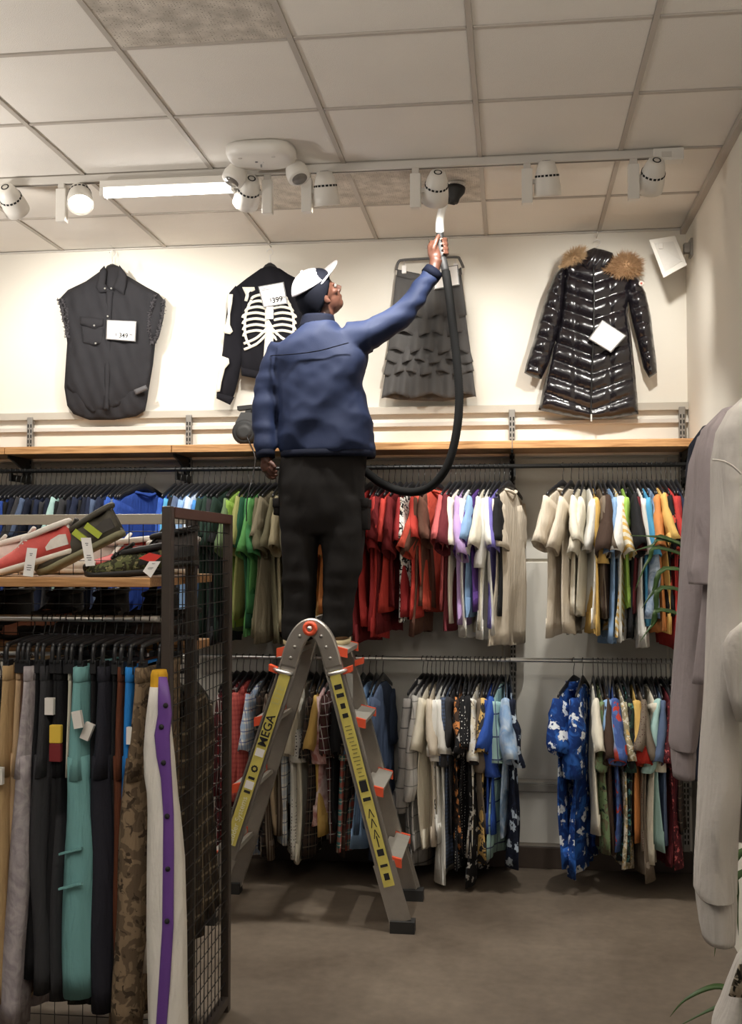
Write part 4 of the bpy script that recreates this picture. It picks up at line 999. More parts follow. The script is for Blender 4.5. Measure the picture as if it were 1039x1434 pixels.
# ================================================================== garments displayed on the upper wall
def inside(p, poly):
    r = False; n = len(poly)
    for i in range(n):
        x1, y1 = poly[i]; x2, y2 = poly[i-1]
        if (y1 > p[1]) != (y2 > p[1]) and p[0] < (x2-x1)*(p[1]-y1)/(y2-y1)+x1: r = not r
    return r
def edist(p, seg):
    a, b = seg; d = b-a; L = (d*d).sum(-1)
    t = np.clip(((p-a)*d).sum(-1)/np.maximum(L, 1e-9), 0, 1)
    return np.sqrt((((a+d*t[:, None])-p)**2).sum(-1).min())
def dense(poly, step):
    out = []
    for i in range(len(poly)):
        a = poly[i]; b = poly[(i+1) % len(poly)]; n = max(1, int(math.hypot(b[0]-a[0], b[1]-a[1])/step))
        out += [(a[0]+(b[0]-a[0])*k/n, a[1]+(b[1]-a[1])*k/n) for k in range(n)]
    return out
def puff(poly, y, thick, step=4, k=9, relief=None, back=.004):
    """a soft garment panel: outline given by pixels on the plane at depth y, full towards its middle"""
    b = dense(poly, step); n = len(b)
    us = [p[0] for p in b]; vv = [p[1] for p in b]
    A = np.array(b); S = (A, np.roll(A, -1, 0))
    pts = list(b); row = 0
    v = min(vv)+step/2
    while v < max(vv):
        u = min(us)+step/2*(1+row % 2)
        while u < max(us):
            if inside((u, v), b) and edist(np.array((u, v)), S) > step*.55: pts.append((u, v))
            u += step
        v += step*.87; row += 1
    r = delaunay_2d_cdt([Vector(p) for p in pts], [(i, (i+1) % n) for i in range(n)], [], 1, 1e-5)
    co, _, fc = r[0], r[1], r[2]
    mb = MB(); N = len(co)
    front, rear = [], []
    for p in co:
        d = edist(np.array((p[0], p[1])), S); q = 1-math.exp(-d/k)
        h = thick*q
        if relief: h += relief(p[0], p[1], d)*min(1, d/5)
        front.append(at(p[0], p[1], y)+Vector((0, -h, 0))); rear.append(at(p[0], p[1], y)+Vector((0, back, 0)))
    fs = [tuple(f) for f in fc]
    cnt = {}
    for f in fs:
        for i in range(len(f)):
            e = (f[i], f[(i+1) % len(f)]); cnt[e] = 1
    edge = [e for e in cnt if (e[1], e[0]) not in cnt]
    mb.add(front+rear, fs+[tuple(i+N for i in reversed(f)) for f in fs]+[(b_, a_, a_+N, b_+N) for a_, b_ in edge])
    return mb
def curve_strip(px, y, w, h=.003):
    return MB().tube(smoothpath([at(u, v, y) for u, v in px], 5), w, 6)
def wall_hook(u, v, v2, lab, yy=6.04):
    a = at(u, v, yy); b = at(u, v2, yy)
    pts = [b, b+Vector((0, 0, (a.z-b.z)*.35))]+[Vector((a.x+.017*math.cos(q), yy, a.z-.012+.017*math.sin(q))) for q in np.linspace(-.5*math.pi, .95*math.pi, 10)]
    return MB().tube(pts, .0022, 6)
def wall_pin(u, v, lab):
    a = at(u, v, WY-.03)
    t = MB().tube([(a.x, WY, a.z+.004), (a.x, 6.035, a.z+.004), (a.x, 6.025, a.z+.016)], .003, 6).build('wall_pin', M_OFFW, None, True)
    tag(t, lab, 'hook', 'pins that hold the wall display')
def sign(name, quad, y, price, cents, label, group, tilt=0):
    c = [at(u, v, y) for u, v in quad]; ctr = sum(c, Vector())/4
    t = thing(name, ctr, label, 'price sign', group)
    yo = Vector((0, .0025, 0)); ex = [ctr+(p-ctr)*1.09 for p in c]
    def slab(q, d0, d1): return MB().add([p+Vector((0, d0, 0)) for p in q]+[p+Vector((0, d1, 0)) for p in q], [(0, 1, 2, 3), (7, 6, 5, 4), (0, 4, 5, 1), (1, 5, 6, 2), (2, 6, 7, 3), (3, 7, 4, 0)])
    slab(ex, .001, .004).build('sleeve_frame', M('clear_grey_frame', srgb(120, 118, 116), .25), t)
    slab(c, -.001, .0012).build('card', M_PAPER, t)
    xd = (c[1]-c[0]).normalized(); yd = (c[0]-c[3]); W = (c[1]-c[0]).length; Hh = yd.length; yd.normalize()
    if price:
        o = c[3]+xd*W*.6+yd*Hh*.2+Vector((0, -.001, 0))
        text_mesh('price', price, Hh*.36, o, xd, yd, M_INK, t, bold=.0008)
        text_mesh('currency', '$', Hh*.2, o-xd*W*.27+yd*Hh*.05, xd, yd, M_INK, t)
        text_mesh('cents', cents, Hh*.18, o+xd*W*.27+yd*Hh*.06, xd, yd, M_INK, t)
        ln = MB()
        for k, (w_, s_) in enumerate(((.26, .86), (.34, .8))): ln.obox(c[3]+xd*W*(.06+w_/2)+yd*Hh*s_+Vector((0, -.0014, 0)), xd, (0, 1, 0), yd, W*w_/2, .0004, Hh*.012)
        ln.build('small_print', M_GINK, t)['kind'] = 'stuff'
    return t
M_BD = M('washed_black_denim', srgb(42, 41, 44), .8, var=.2, vscale=14, bump=.35, bscale=260, spec=.25)
M_BS = M('black_denim_stitch', srgb(30, 29, 31), .8)
rl = lambda u, v, d: .008*math.sin(u*.16+v*.05)*math.sin(v*.045+1)+.004*math.sin(u*.33-v*.11)

# sleeveless denim shirt
Y0 = 6.03
sh = thing('denim_shirt', at(156, 585, Y0), 'black sleeveless denim shirt with frayed armholes hanging on the wall', 'shirt')
puff([(152, 373), (165, 372), (178, 386), (205, 402), (222, 411), (231, 422), (229, 445), (223, 470), (217, 482), (214, 510), (209, 540), (206, 560), (203, 575), (190, 583), (160, 588), (125, 588), (103, 580), (94, 568), (90, 542), (92, 510), (94, 480), (92, 465), (87, 445), (82, 420), (95, 406), (120, 394), (140, 380)], Y0, .028, 4, 11, rl).build('back_panel', M_BD, sh, True)
puff([(141, 388), (157, 408), (174, 388), (200, 402), (219, 412), (213, 430), (210, 470), (213, 483), (211, 515), (206, 543), (185, 553), (165, 568), (148, 576), (130, 578), (115, 566), (104, 552), (93, 541), (93, 510), (96, 480), (95, 465), (90, 440), (86, 420), (100, 406), (122, 394)], Y0-.018, .026, 4, 11, rl).build('front_panel', M_BD, sh, True)
puff([(140, 378), (146, 372), (149, 380), (147, 398), (156, 408), (139, 410), (134, 402)], Y0-.046, .012, 3, 5).build('collar_point', M_BD, sh, True)
puff([(167, 371), (177, 384), (176, 402), (173, 413), (158, 403), (164, 388)], Y0-.046, .012, 3, 5).build('collar_point', M_BD, sh, True)
puff([(112, 443), (145, 446), (144, 456), (132, 461), (112, 454)], Y0-.050, .008, 3, 4).build('pocket_flap', M_BD, sh, True)
puff([(113, 456), (145, 460), (143, 480), (132, 484), (116, 480)], Y0-.046, .006, 3, 4).build('pocket', M_BD, sh, True)
puff([(149, 405), (158, 408), (156, 440), (155, 475), (152, 574), (145, 574), (147, 480)], Y0-.045, .009, 3, 3).build('placket', M_BD, sh, True)
for u, v in ((151, 443), (132, 456), (134, 481), (147, 404), (156, 404)):
    p = at(u, v, Y0-.058); MB().lathe([(.006, 0), (.005, .005), (.001, .006)], 10, p, (0, -1, 0)).build('snap_button', M_CHROME, sh, True)
puff([(187, 546), (204, 539), (207, 545), (190, 553)], Y0-.05, .008, 2, 3).build('hem_tab', M('grey_tab', srgb(86, 84, 86), .6), sh, True)
for pth in ([(82, 420), (88, 435), (91, 452), (94, 472)], [(230, 420), (228, 442), (222, 466), (214, 481)], [(219, 414), (212, 432), (209, 455), (213, 481)], [(88, 420), (95, 437), (97, 455), (95, 472)]):
    P_ = smoothpath([at(u, v, Y0-.02) for u, v in pth], 12); fr = MB(); rg = random.Random(len(P_)+int(pth[0][0]))
    for p in P_:
        for k in range(3):
            d = Vector((rg.uniform(-1, 1), rg.uniform(-1, .1), rg.uniform(-.7, .7))).normalized()*rg.uniform(.008, .02)
            fr.beam(p+Vector((rg.uniform(-.004, .004), -.01, rg.uniform(-.004, .004))), p+d, (0, 1, .3), .003, .003)
    fr.build('frayed_edge', M('frayed_thread', srgb(70, 67, 70), .9, var=.4, vscale=60), sh)['kind'] = 'stuff'
def wall_hanger(u, v0, v1, yy, lab, arms=None):
    t = thing('display_hanger', at(u, v1, yy), lab, 'hanger', 'hangers of the wall display')
    wall_hook(u, v0, v1, '', yy).build('hook', M_CHROME, t, True)
    for pl in (arms or []): puff(pl, yy, .008, 3, 3).build('shoulder_bar', M_BLACK, t, True)
    return t
wall_hanger(157, 352, 373, 6.055, 'black hanger carrying the sleeveless denim shirt', [[(146, 378), (150, 372), (157, 369), (164, 372), (168, 378), (157, 380)]])
wall_pin(158, 347, 'small wall pin above the sleeveless denim shirt')
sign('price_sign', [(151, 449), (189, 451), (188, 477), (150, 474)], Y0-.068, '349', '99', 'white price card reading 349 on the denim shirt', 'price cards on the wall display')

# skeleton jacket
Y1 = 6.02
M_SK = M('black_fleece', srgb(24, 23, 28), .9, var=.15, bump=.2, bscale=300, spec=.2); M_BONE = M('bone_applique', srgb(226, 220, 206), .85, var=.06, vscale=30)
sk = thing('skeleton_jacket', at(378, 535, Y1), 'black jacket with white skeleton bones hanging behind the man', 'jacket')
puff([(365, 376), (378, 372), (392, 376), (404, 384), (420, 392), (432, 399), (432, 470), (425, 520), (372, 526), (338, 524), (336, 500), (336, 450), (333, 420), (330, 402), (345, 390)], Y1, .035, 4, 11, rl).build('body', M_SK, sk, True)
puff([(330, 400), (321, 410), (317, 440), (312, 490), (306, 525), (303, 555), (314, 562), (322, 566), (328, 552), (334, 530), (339, 500), (341, 460), (342, 420)], Y1-.01, .035, 4, 10, rl).build('sleeve', M_SK, sk, True)
puff([(424, 394), (436, 404), (443, 440), (448, 490), (452, 545), (440, 552), (430, 510), (424, 450)], Y1-.01, .035, 4, 10, rl).build('sleeve', M_SK, sk, True)
puff([(337, 514), (372, 522), (410, 522), (410, 532), (370, 532), (338, 526)], Y1-.03, .012, 3, 4).build('waistband', M_SK, sk, True)
puff([(304, 550), (328, 556), (322, 567), (303, 558)], Y1-.036, .008, 3, 4).build('cuff', M_SK, sk, True)
for q in ([(318, 412), (326, 412), (325, 424), (322, 440), (322, 455), (326, 464), (322, 468), (313, 466), (312, 460), (316, 454), (319, 440), (318, 424)], [(309, 498), (320, 502), (321, 509), (315, 516), (310, 535), (308, 548), (303, 549), (303, 540), (307, 520)]):
    puff(q, Y1-.045, .004, 3, 3).build('bone', M_BONE, sk, True)
puff([(339, 402), (356, 402), (357, 406), (350, 410), (346, 422), (342, 421), (344, 413)], Y1-.036, .004, 3, 3).build('shoulder_blade', M_BONE, sk, True)
puff([(371, 420), (383, 420), (383, 470), (381, 500), (377, 516), (371, 516), (369, 500), (371, 470)], Y1-.037, .004, 3, 3).build('spine', M_BONE, sk, True)
for k in range(9):
    v = 414+k*8.2; x0 = 352-4.5*min(k, 3)+(.4*k); dr = 5+.5*k
    for s in (-1, 1):
        e = 377+s*(377-x0) if s > 0 else x0
        m = (377*1.0+e)/2
        pth = [(377+s*4, v+2), (m, v-2+dr*.2), (e-s*3, v+dr*.35), (e, v+dr)] if k < 7 else [(377+s*5, v-10), (m, v+2), (e, v+10)]
        MB().tube(smoothpath([at(u, w_, Y1-.037) for u, w_ in pth], 4), .0085, 6, flat=.4, updir=(0, 1, 0)).build('rib', M_BONE, sk, True)
for s in (-1, 1):
    pth = [(377+s*25, 420), (377+s*33, 440), (377+s*34, 465), (377+s*30, 480), (377+s*25, 486)]
    MB().tube(smoothpath([at(u, w_, Y1-.036) for u, w_ in pth], 4), .008, 6, flat=.4, updir=(0, 1, 0)).build('rib_edge', M_BONE, sk, True)
wall_hanger(378, 350, 374, 6.05, 'black hanger carrying the skeleton jacket', [[(366, 378), (371, 371), (378, 367), (385, 371), (391, 378), (378, 381)]])
wall_pin(378, 345, 'small wall pin above the skeleton jacket')
sign('price_sign', [(363, 402), (396, 396), (401, 424), (370, 429)], Y1-.055, '399', '99', 'white price card reading 399 on the skeleton jacket', 'price cards on the wall display')
t = tag(MB().box((at(373, 434, Y1-.05).x, Y1-.053, at(373, 447, Y1-.05).z), (at(383, 434, Y1-.05).x, Y1-.05, at(373, 430, Y1-.05).z)).build('hang_tag', M_PAPER), 'small white hang tag below the 399 price card', 'tag')

# tiered skirt
Y2 = 6.03
M_SKT = M('charcoal_jersey', srgb(86, 84, 83), .85, var=.1, bump=.15, bscale=260, spec=.2)
kt = thing('tiered_skirt', at(600, 565, Y2), 'charcoal tiered ruffle skirt clipped to a hanger on the wall', 'skirt')
puff([(556, 380), (580, 384), (600, 400), (625, 402), (644, 376), (652, 440), (660, 500), (666, 555), (620, 562), (560, 560), (536, 556), (542, 500), (550, 430)], Y2, .02, 5, 9, rl).build('underskirt', M_SKT, kt, True)
for i, (v0, v1, a0, b0, a1, b1) in enumerate(((386, 446, 555, 646, 549, 654), (436, 470, 551, 652, 547, 655), (462, 494, 548, 655, 543, 659), (486, 508, 546, 657, 540, 663), (502, 524, 543, 660, 538, 664), (516, 556, 541, 661, 535, 667))):
    mb = MB(); nu, nv = 44, 7; fr, bk = [], []
    for j in range(nv+1):
        q = j/nv
        for k in range(nu+1):
            s = k/nu; u = (a0+(a1-a0)*q)+((b0+(b1-b0)*q)-(a0+(a1-a0)*q))*s
            wv_ = math.sin(s*(26+3*i)+i*2.1+.8*math.sin(s*9+i)); ed_ = min(1, s*8, (1-s)*8)
            v = v0+(v1-v0)*q+q*3.2*math.sin(s*17+i*1.7)
            p = at(u, v, Y2)+Vector((0, -.018-(.004+.040*q)*(.55+.45*wv_)*(.4+.6*ed_), 0))
            fr.append(p); bk.append(p+Vector((0, .004, 0)))
    N = len(fr); fs = []
    for j in range(nv):
        for k in range(nu):
            a = j*(nu+1)+k; fs += [(a, a+1, a+nu+2, a+nu+1), (N+a, N+a+nu+1, N+a+nu+2, N+a+1)]
    rim = list(range(nu+1))+[j*(nu+1)+nu for j in range(1, nv+1)]+[nv*(nu+1)+k for k in range(nu-1, -1, -1)]+[j*(nu+1) for j in range(nv-1, 0, -1)]
    fs += [(rim[k], N+rim[k], N+rim[(k+1) % len(rim)], rim[(k+1) % len(rim)]) for k in range(len(rim))]
    mb.add(fr+bk, fs); mb.build('ruffle_tier', M_SKT, kt, True)
puff([(556, 377), (586, 383), (600, 388), (625, 388), (646, 374), (647, 384), (625, 396), (600, 397), (556, 387)], Y2-.026, .008, 3, 3).build('waistband', M_SKT, kt, True)
kh = thing('display_hanger', at(602, 362, 6.05), 'grey clip hanger carrying the tiered skirt', 'hanger', 'hangers of the wall display')
MB().tube(smoothpath([at(u, v, 6.04) for u, v in ((555, 378), (558, 367), (566, 364), (602, 362), (638, 360), (644, 364), (649, 375))], 5), .0075, 8).build('bar', M('grey_plastic', srgb(96, 94, 92), .4), kh, True)
wall_hook(601, 345, 362, '', 6.04).build('hook', M_CHROME, kh, True)
for u, v in ((566, 378), (638, 375)):
    a = at(u, v, 6.0); MB().box((a.x-.012, 5.985, a.z-.022), (a.x+.012, 6.035, a.z+.022), .003).build('clip', M_PAPER, kh)
    MB().tube([at(u, v-12, 6.03), at(u, v-5, 6.01)], .003, 6).build('clip_wire', M_CHROME, kh)
sign('price_sign', [(607, 378), (640, 372), (642, 398), (609, 404)], 5.975, None, '', 'blank white card hanging over the waist of the skirt', 'price cards on the wall display')
wall_pin(601, 339, 'small wall pin above the tiered skirt')

# puffer coat
Y3 = 6.02
M_PF = M('glossy_black_nylon', srgb(26, 23, 28), .24, var=.1, bump=.25, bscale=45, spec=.6, coat=.35)
co = thing('puffer_coat', at(826, 588, Y3), 'glossy black quilted puffer coat with fur collar hanging on the wall', 'coat')
def quilt(cu, per, slope, amp):
    def r(u, v, d):
        q = (v+slope*abs(u-cu))/per
        h = abs(math.sin(math.pi*q))**.55
        s = min(abs(abs(u-cu)-24), 6)/6
        return amp*h*(.55+.45*s)+.0022*noise.noise(Vector((u*.22, v*.35, 1)))
    return r
puff([(790, 372), (812, 360), (835, 356), (862, 362), (880, 376), (883, 400), (879, 440), (884, 470), (889, 520), (893, 560), (894, 580), (860, 586), (828, 588), (790, 582), (754, 574), (760, 545), (770, 505), (778, 470), (784, 445), (788, 410)], Y3, .035, 3.4, 12, quilt(829, 25, .36, .03)).build('body', M_PF, co, True)
puff([(792, 368), (778, 382), (766, 410), (757, 440), (748, 475), (738, 505), (734, 522), (745, 528), (758, 531), (768, 510), (777, 480), (786, 445), (790, 410)], Y3-.012, .04, 3.4, 12, quilt(720, 22, -.3, .026)).build('sleeve', M_PF, co, True)
puff([(877, 372), (893, 388), (904, 410), (911, 440), (915, 475), (919, 505), (920, 522), (909, 529), (901, 515), (893, 480), (884, 445), (878, 410)], Y3-.012, .04, 3.4, 12, quilt(940, 22, -.3, .026)).build('sleeve', M_PF, co, True)
puff([(814, 368), (820, 352), (832, 347), (846, 350), (858, 354), (862, 366), (848, 378), (832, 382), (820, 378)], Y3-.05, .035, 3, 7, lambda u, v, d: .006*math.sin(u*.5+v*.3)).build('hood_collar', M_PF, co, True)
MB().tube(smoothpath([at(u, v, Y3-.072) for u, v in ((831, 372), (832, 420), (831, 470), (829, 520), (828, 560), (827, 584))], 5), .0045, 6).build('zip', M_BLKM, co, True)
MB().beam(at(828, 580, Y3-.08), at(828, 590, Y3-.08), (1, 0, 0), .008, .005).build('zip_pull', M_CHROME, co)
M_FUR = M('brown_fur', srgb(172, 138, 104), .95, var=.45, vscale=45, spec=.1); M_FUR2 = M('pale_fur', srgb(196, 166, 130), .95, var=.3, vscale=45, spec=.1)
for cl_, m_ in (([(788, 372), (795, 358), (806, 350), (816, 350), (815, 360), (803, 366)], M_FUR2), ([(848, 378), (858, 364), (872, 356), (888, 357), (898, 368), (897, 384), (882, 386), (864, 386)], M_FUR)):
    fb = puff(cl_, Y3-.06, .035, 3, 6); rg = random.Random(5); base = [Vector(v) for v in fb.v[:len(fb.v)//2]]
    ctr = sum(base, Vector())/len(base)
    for k in range(1400):
        p = rg.choice(base); o_ = (p-ctr).normalized()
        d = (o_*1.0+Vector((rg.uniform(-.5, .5), -rg.uniform(.1, .9), rg.uniform(-.5, .5)))).normalized()*rg.uniform(.018, .038)
        s = d.cross(Vector((rg.uniform(-1, 1), rg.uniform(-1, 1), rg.uniform(-1, 1)))).normalized()*.0013
        p = p+Vector((rg.uniform(-.005, .005), 0, rg.uniform(-.005, .005)))
        fb.add([p-s, p+s, p+d], [(0, 1, 2)])
    fb.build('fur_trim', m_, co, fix=False)['kind'] = 'stuff'
b = at(898, 397, Y3-.062)
bg = MB().lathe([(.014, 0), (.0135, .004), (.001, .0045)], 18, b, (0, -1, 0)).build('round_badge', M('badge_white', srgb(236, 222, 212), .5, var=.05), co, True)
MB().lathe([(.006, .0046), (.005, .006), (.001, .0062)], 12, b, (0, -1, 0)).build('badge_emblem', M('badge_red', srgb(196, 92, 76), .5), bg, True)
wall_hanger(836, 337, 352, 6.05, 'wire hook hanger carrying the puffer coat', [[(826, 356), (836, 350), (848, 356), (836, 360)]])
wall_pin(836, 332, 'small wall pin above the puffer coat')
sign('price_sign', [(844, 450), (875, 470), (855, 492), (826, 474)], Y3-.098, None, '', 'white card turned on its corner on the puffer coat', 'price cards on the wall display')
# ================================================================== shoe and trouser rack in the foreground
GX, GY0, GY1 = -1.055, 3.33, 4.06
GYC = (GY0+GY1)/2; GZ = 1.83; GXL = -2.7
rk = thing('display_rack', (GX-.4, GYC, 0), 'dark steel two-sided display rack with wire mesh end panel and oak shelves', 'display rack')
for y in (GY0, GY1): MB().box((GX-.016, y-.018, 0), (GX+.014, y+.018, GZ), .003).build('end_post', M_BRONZE, rk)
MB().box((GX-.017, GY0+.02, GZ-.035), (GX+.017, GY1-.02, GZ-.001), .002).build('top_bar', M('rust_brown_steel', srgb(96, 62, 50), .45, .3, var=.15), rk)
MB().box((GX-.014, GY0+.02, .03), (GX+.014, GY1-.02, .06)).build('bottom_bar', M_BRONZE, rk)
MB().box((GX-.05, GYC-.02, .0), (GX-.016, GYC+.02, GZ-.02), .003).build('centre_upright', M_BRONZE, rk)
MB().box((GXL-.04, GYC-.02, .0), (GXL, GYC+.02, GZ-.02), .003).build('centre_upright', M_BRONZE, rk)
MB().box((GXL, GYC-.012, GZ-.045), (GX-.05, GYC+.012, GZ-.01), .002).build('centre_top_bar', M('pale_grey_steel', srgb(176, 170, 156), .4, .3), rk)
vw = MB().tube([(0, 0, .06), (0, 0, GZ-.035)], .0018, 5).mesh('wire'); hw = MB().tube([(0, GY0+.02, 0), (0, GY1-.02, 0)], .0018, 5).mesh('wire')
cw = MB().tube([(0, 0, .06), (0, 0, GZ-.045)], .0015, 5).mesh('wire'); ch = MB().tube([(GXL, 0, 0), (GX-.05, 0, 0)], .0015, 5).mesh('wire')
for m in (vw, hw, cw, ch): m.materials.append(M_BLKM)
def wire(me, loc):
    o = link('wire', me, None, rk); o.location = Vector(loc)-OFF[rk.name]
for y in np.arange(GY0+.06, GY1-.03, .047): wire(vw, (GX, y, 0))
for z in np.arange(.11, GZ-.05, .05): wire(hw, (GX+.003, 0, z))
for x in np.arange(GXL+.04, GX-.06, .05): wire(cw, (x, GYC, 0))
for z in np.arange(.11, GZ-.06, .05): wire(ch, (0, GYC-.003, z))
SZ = at(100, 808.5, GY0).z
for (y0, y1, z1) in ((GY0-.005, GYC-.022, SZ), (GYC+.022, GY1-.02, SZ), (GYC+.022, GY1-.04, 1.372)):
    MB().box((GXL, y0, z1-.03), (GX-.055, y1, z1), .003).build('shelf_board', M_WOOD, rk)
PRY = 3.52; PRZ = at(100, 866, PRY).z
MB().tube([(GXL, PRY, PRZ), (GX-.06, PRY, PRZ)], .011, 12).build('hang_rail', M_CHROME, rk, True)
FRZ = 1.30; FRY = 3.89
MB().tube([(GXL, FRY, FRZ), (GX-.06, FRY, FRZ)], .011, 12).build('hang_rail', M_CHROME, rk, True)
for (y, z) in ((PRY, PRZ), (FRY, FRZ)):
    for x in (GX-.065, GXL+.01): MB().beam((x, GYC, z-.018), (x, y, z-.018), (0, 0, 1), .014, .012).build('rail_arm', M_BLKM, rk)

# ---------------------------------------------------------------- clip hangers and trousers
def make_clip_hanger():
    b = MB()
    pts = [(0, -.195, -.128), (0, -.195, -.095), (0, -.188, -.078), (0, -.17, -.07), (0, 0, -.062), (0, .17, -.07), (0, .188, -.078), (0, .195, -.095), (0, .195, -.128)]
    b.tube(smoothpath(pts, 3), .0085, 8, flat=.8, updir=(1, 0, 0)); body = b.mesh('clip_hanger'); body.materials.append(M_BLACK)
    c = MB().box((-.009, -.198, -.158), (.009, -.162, -.124), .002).box((-.009, .162, -.158), (.009, .198, -.124), .002)
    k1 = MB().box((-.010, -.199, -.160), (.010, -.163, -.118), .002).mesh('clip'); k2 = MB().box((-.010, .163, -.160), (.010, .199, -.118), .002).mesh('clip')
    for k in (k1, k2): k.materials.append(M_BLACK)
    body.polygons.foreach_set('use_smooth', [True]*len(body.polygons))
    return body, k1, k2
CH, CK1, CK2 = make_clip_hanger()
def clip_hanger(loc, rz, lab):
    o = link('clip_hanger', CH, None); o.location = loc; o.rotation_euler = (0, 0, rz)
    tag(o, lab, 'hanger', 'clip hangers on the trouser rail')
    for m in (HH, CK1, CK2): link('hook' if m is HH else 'clip', m, None, o)
def trousers(rng, t0=.018, t1=.03, L=1.06, lean=0., hw=.19, lw=.098, flare=1.0):
    ph = [rng.uniform(0, 6.28) for _ in range(5)]; n = 22; b = MB(); rings = []
    fo = lambda y, z: (.010*math.sin(y*22+ph[0]+z*4)+.006*math.sin(z*9+ph[1]))*min(1, -z*1.6)+lean*(-z/L)**1.4
    for i in range(6):
        z = -.34*i/5; q = i/5
        rings.append([(x+fo(y, z), y, z) for x, y in superring(t0+(t1-t0)*q*.6, hw+.012*q, n, .85)])
    b.loft(rings)
    for s in (-1, 1):
        rr = []
        for i in range(11):
            q = i/10; z = -.27-(L-.27)*q
            c = s*(hw*.52-.01*q); w_ = lw*(1.03-.22*q)*(1+(flare-1)*q); t = t0*.6+(t1-t0*.6)*min(1, q*1.6+.4)
            rr.append([(x+fo(c+y, z)+.006*math.sin(y*60+ph[2]), c+y, z+(.01*math.sin(y*30+ph[3]) if i == 10 else 0)) for x, y in superring(t, w_, 16, .85)])
        c_ = np.mean(np.array(rr[-1]), axis=0)
        rr.append([(c_[0]+(p[0]-c_[0])*.85, c_[1]+(p[1]-c_[1])*.94, p[2]+.004) for p in rr[-1]]); rr.append([(p[0], p[1], p[2]+.06) for p in rr[-1]])
        b.loft(rr)
    wb_ = MB().loft([[(x, y, z) for x, y in superring(t0*k, hw*kk, n, .85)] for z, k, kk in ((.004, 1.0, 1.0), (.003, 1.18, 1.02), (-.04, 1.2, 1.025), (-.044, .95, 1.0))])
    return b, wb_
PT = [  # u at the waist, colour, words, thickness top and bottom, lean, L
    (12, f('khaki_cargo', 'plain', [srgb(176, 148, 108)]), 'khaki cargo trousers', .02, .034, -.02, 1.05), (26, f('tan_chino', 'plain', [srgb(198, 170, 134)]), 'tan chinos', .018, .03, -.03, 1.08), (33, f('brown_cord', 'plain', [srgb(92, 66, 52)]), 'brown corduroy trousers', .014, .022, -.03, 1.05),
    (43, f('lilac_grey', 'tiedye', [srgb(150, 142, 146), srgb(178, 170, 172)], 2), 'lilac grey cargo trousers', .018, .04, -.06, 1.12), (52, plain('black'), 'plain black trousers', .018, .03, -.02, .98), (62, plain('charcoal'), 'charcoal jeans', .02, .034, -.015, 1.02), (74, plain('black'), 'black work trousers', .018, .03, -.01, 1.0),
    (83, f('black_patch', 'blocks', [C['black'], C['black'], C['charcoal']]), 'black trousers with yellow and red patch', .018, .028, -.01, 1.04), (94, f('cream_waist', 'plain', [C['cream']]), 'cream trousers', .010, .014, 0, .35), (101, f('dark_moss', 'plain', [srgb(42, 42, 34)]), 'dark moss trousers', .018, .03, -.01, 1.05),
    (117, f('teal_fleece', 'plain', [srgb(116, 166, 166)]), 'teal fleece cargo joggers', .024, .056, -.02, 1.0), (131, plain('black'), 'black trousers', .014, .026, -.005, 1.05), (146, f('ink_fleece', 'plain', [srgb(42, 42, 50)]), 'ink blue joggers with elastic waist', .026, .042, .0, 1.05), (161, plain('black'), 'black lace trousers', .014, .024, 0, 1.0),
    (171, f('rust', 'plain', [srgb(98, 56, 38)]), 'rust brown trousers', .018, .028, -.01, 1.0), (185, f('bright_blue', 'plain', [srgb(44, 128, 206)]), 'bright blue shell trousers', .022, .03, -.02, .8), (202, f('brown_camo', 'print', [srgb(138, 118, 94), srgb(104, 88, 70), srgb(70, 58, 46)], 1.4), 'brown camouflage trousers', .022, .05, -.06, 1.12)]
r6 = random.Random(11)
TR = {}
FWD = {'teal fleece cargo joggers': -.05, 'lilac grey cargo trousers': -.045, 'brown camouflage trousers': -.05, 'bright blue shell trousers': -.03, 'khaki cargo trousers': -.03, 'ink blue joggers with elastic waist': -.025, 'rust brown trousers': -.015, 'charcoal jeans': -.02}
for (u, m_, words, t0, t1, lean, L) in PT:
    x = at(u, 940, GY0+.0).x; loc = (x, PRY+FWD.get(words, 0)*.4, PRZ)
    t = thing('trousers', (x, PRY+FWD.get(words, 0), PRZ-.14), words+' clipped on a black hanger below the shoe shelf', 'trousers', 'trousers on the rack rail', rz=math.radians(r6.uniform(-2, 2)) or .001)
    OFF[t.name] = Vector((0, 0, 0))
    b, w_ = trousers(r6, t0, t1, L, lean)
    b.build('legs', m_, t, True, local=True); w_.build('waistband', m_, t, True, local=True)
    clip_hanger(loc, 0, 'black clip hanger holding the '+words)
    TR[words] = (t, x)
M_TAG = M('hard_tag_plastic', srgb(226, 222, 216), .35, var=.03)
def hard_tag(words, dy, dz, dx=.0, rot=.2):
    t, x = TR[words]
    MB().obox((dx, dy, dz), (1, 0, rot), (0, 1, 0), (-rot, 0, 1), .014, .008, .026).build('security_tag', M_TAG, t, local=True)
hard_tag('teal fleece cargo joggers', -.215, -.15, .02); hard_tag('khaki cargo trousers', -.215, -.33, 0, 0); hard_tag('ink blue joggers with elastic waist', -.21, -.19, -.03, -.4); hard_tag('bright blue shell trousers', -.205, -.2, .02, 0)
hard_tag('black trousers with yellow and red patch', -.205, -.12, -.02, 0)
t, x = TR['black trousers with yellow and red patch']
for z, m_ in ((-.205, M('patch_yellow', srgb(226, 190, 70), .7)), (-.262, M('patch_red', srgb(120, 34, 38), .7))): MB().box((-.018, -.214, z-.028), (.02, -.196, z+.028), .003).build('patch', m_, t, local=True)
t, x = TR['teal fleece cargo joggers']
for z in (-.555, -.66): MB().beam((-.045, -.192, z-.008), (.03, -.196, z+.014), (0, 1, 0), .012, .006).build('pocket_welt', f('teal_fleece', 'plain', []), t, local=True)

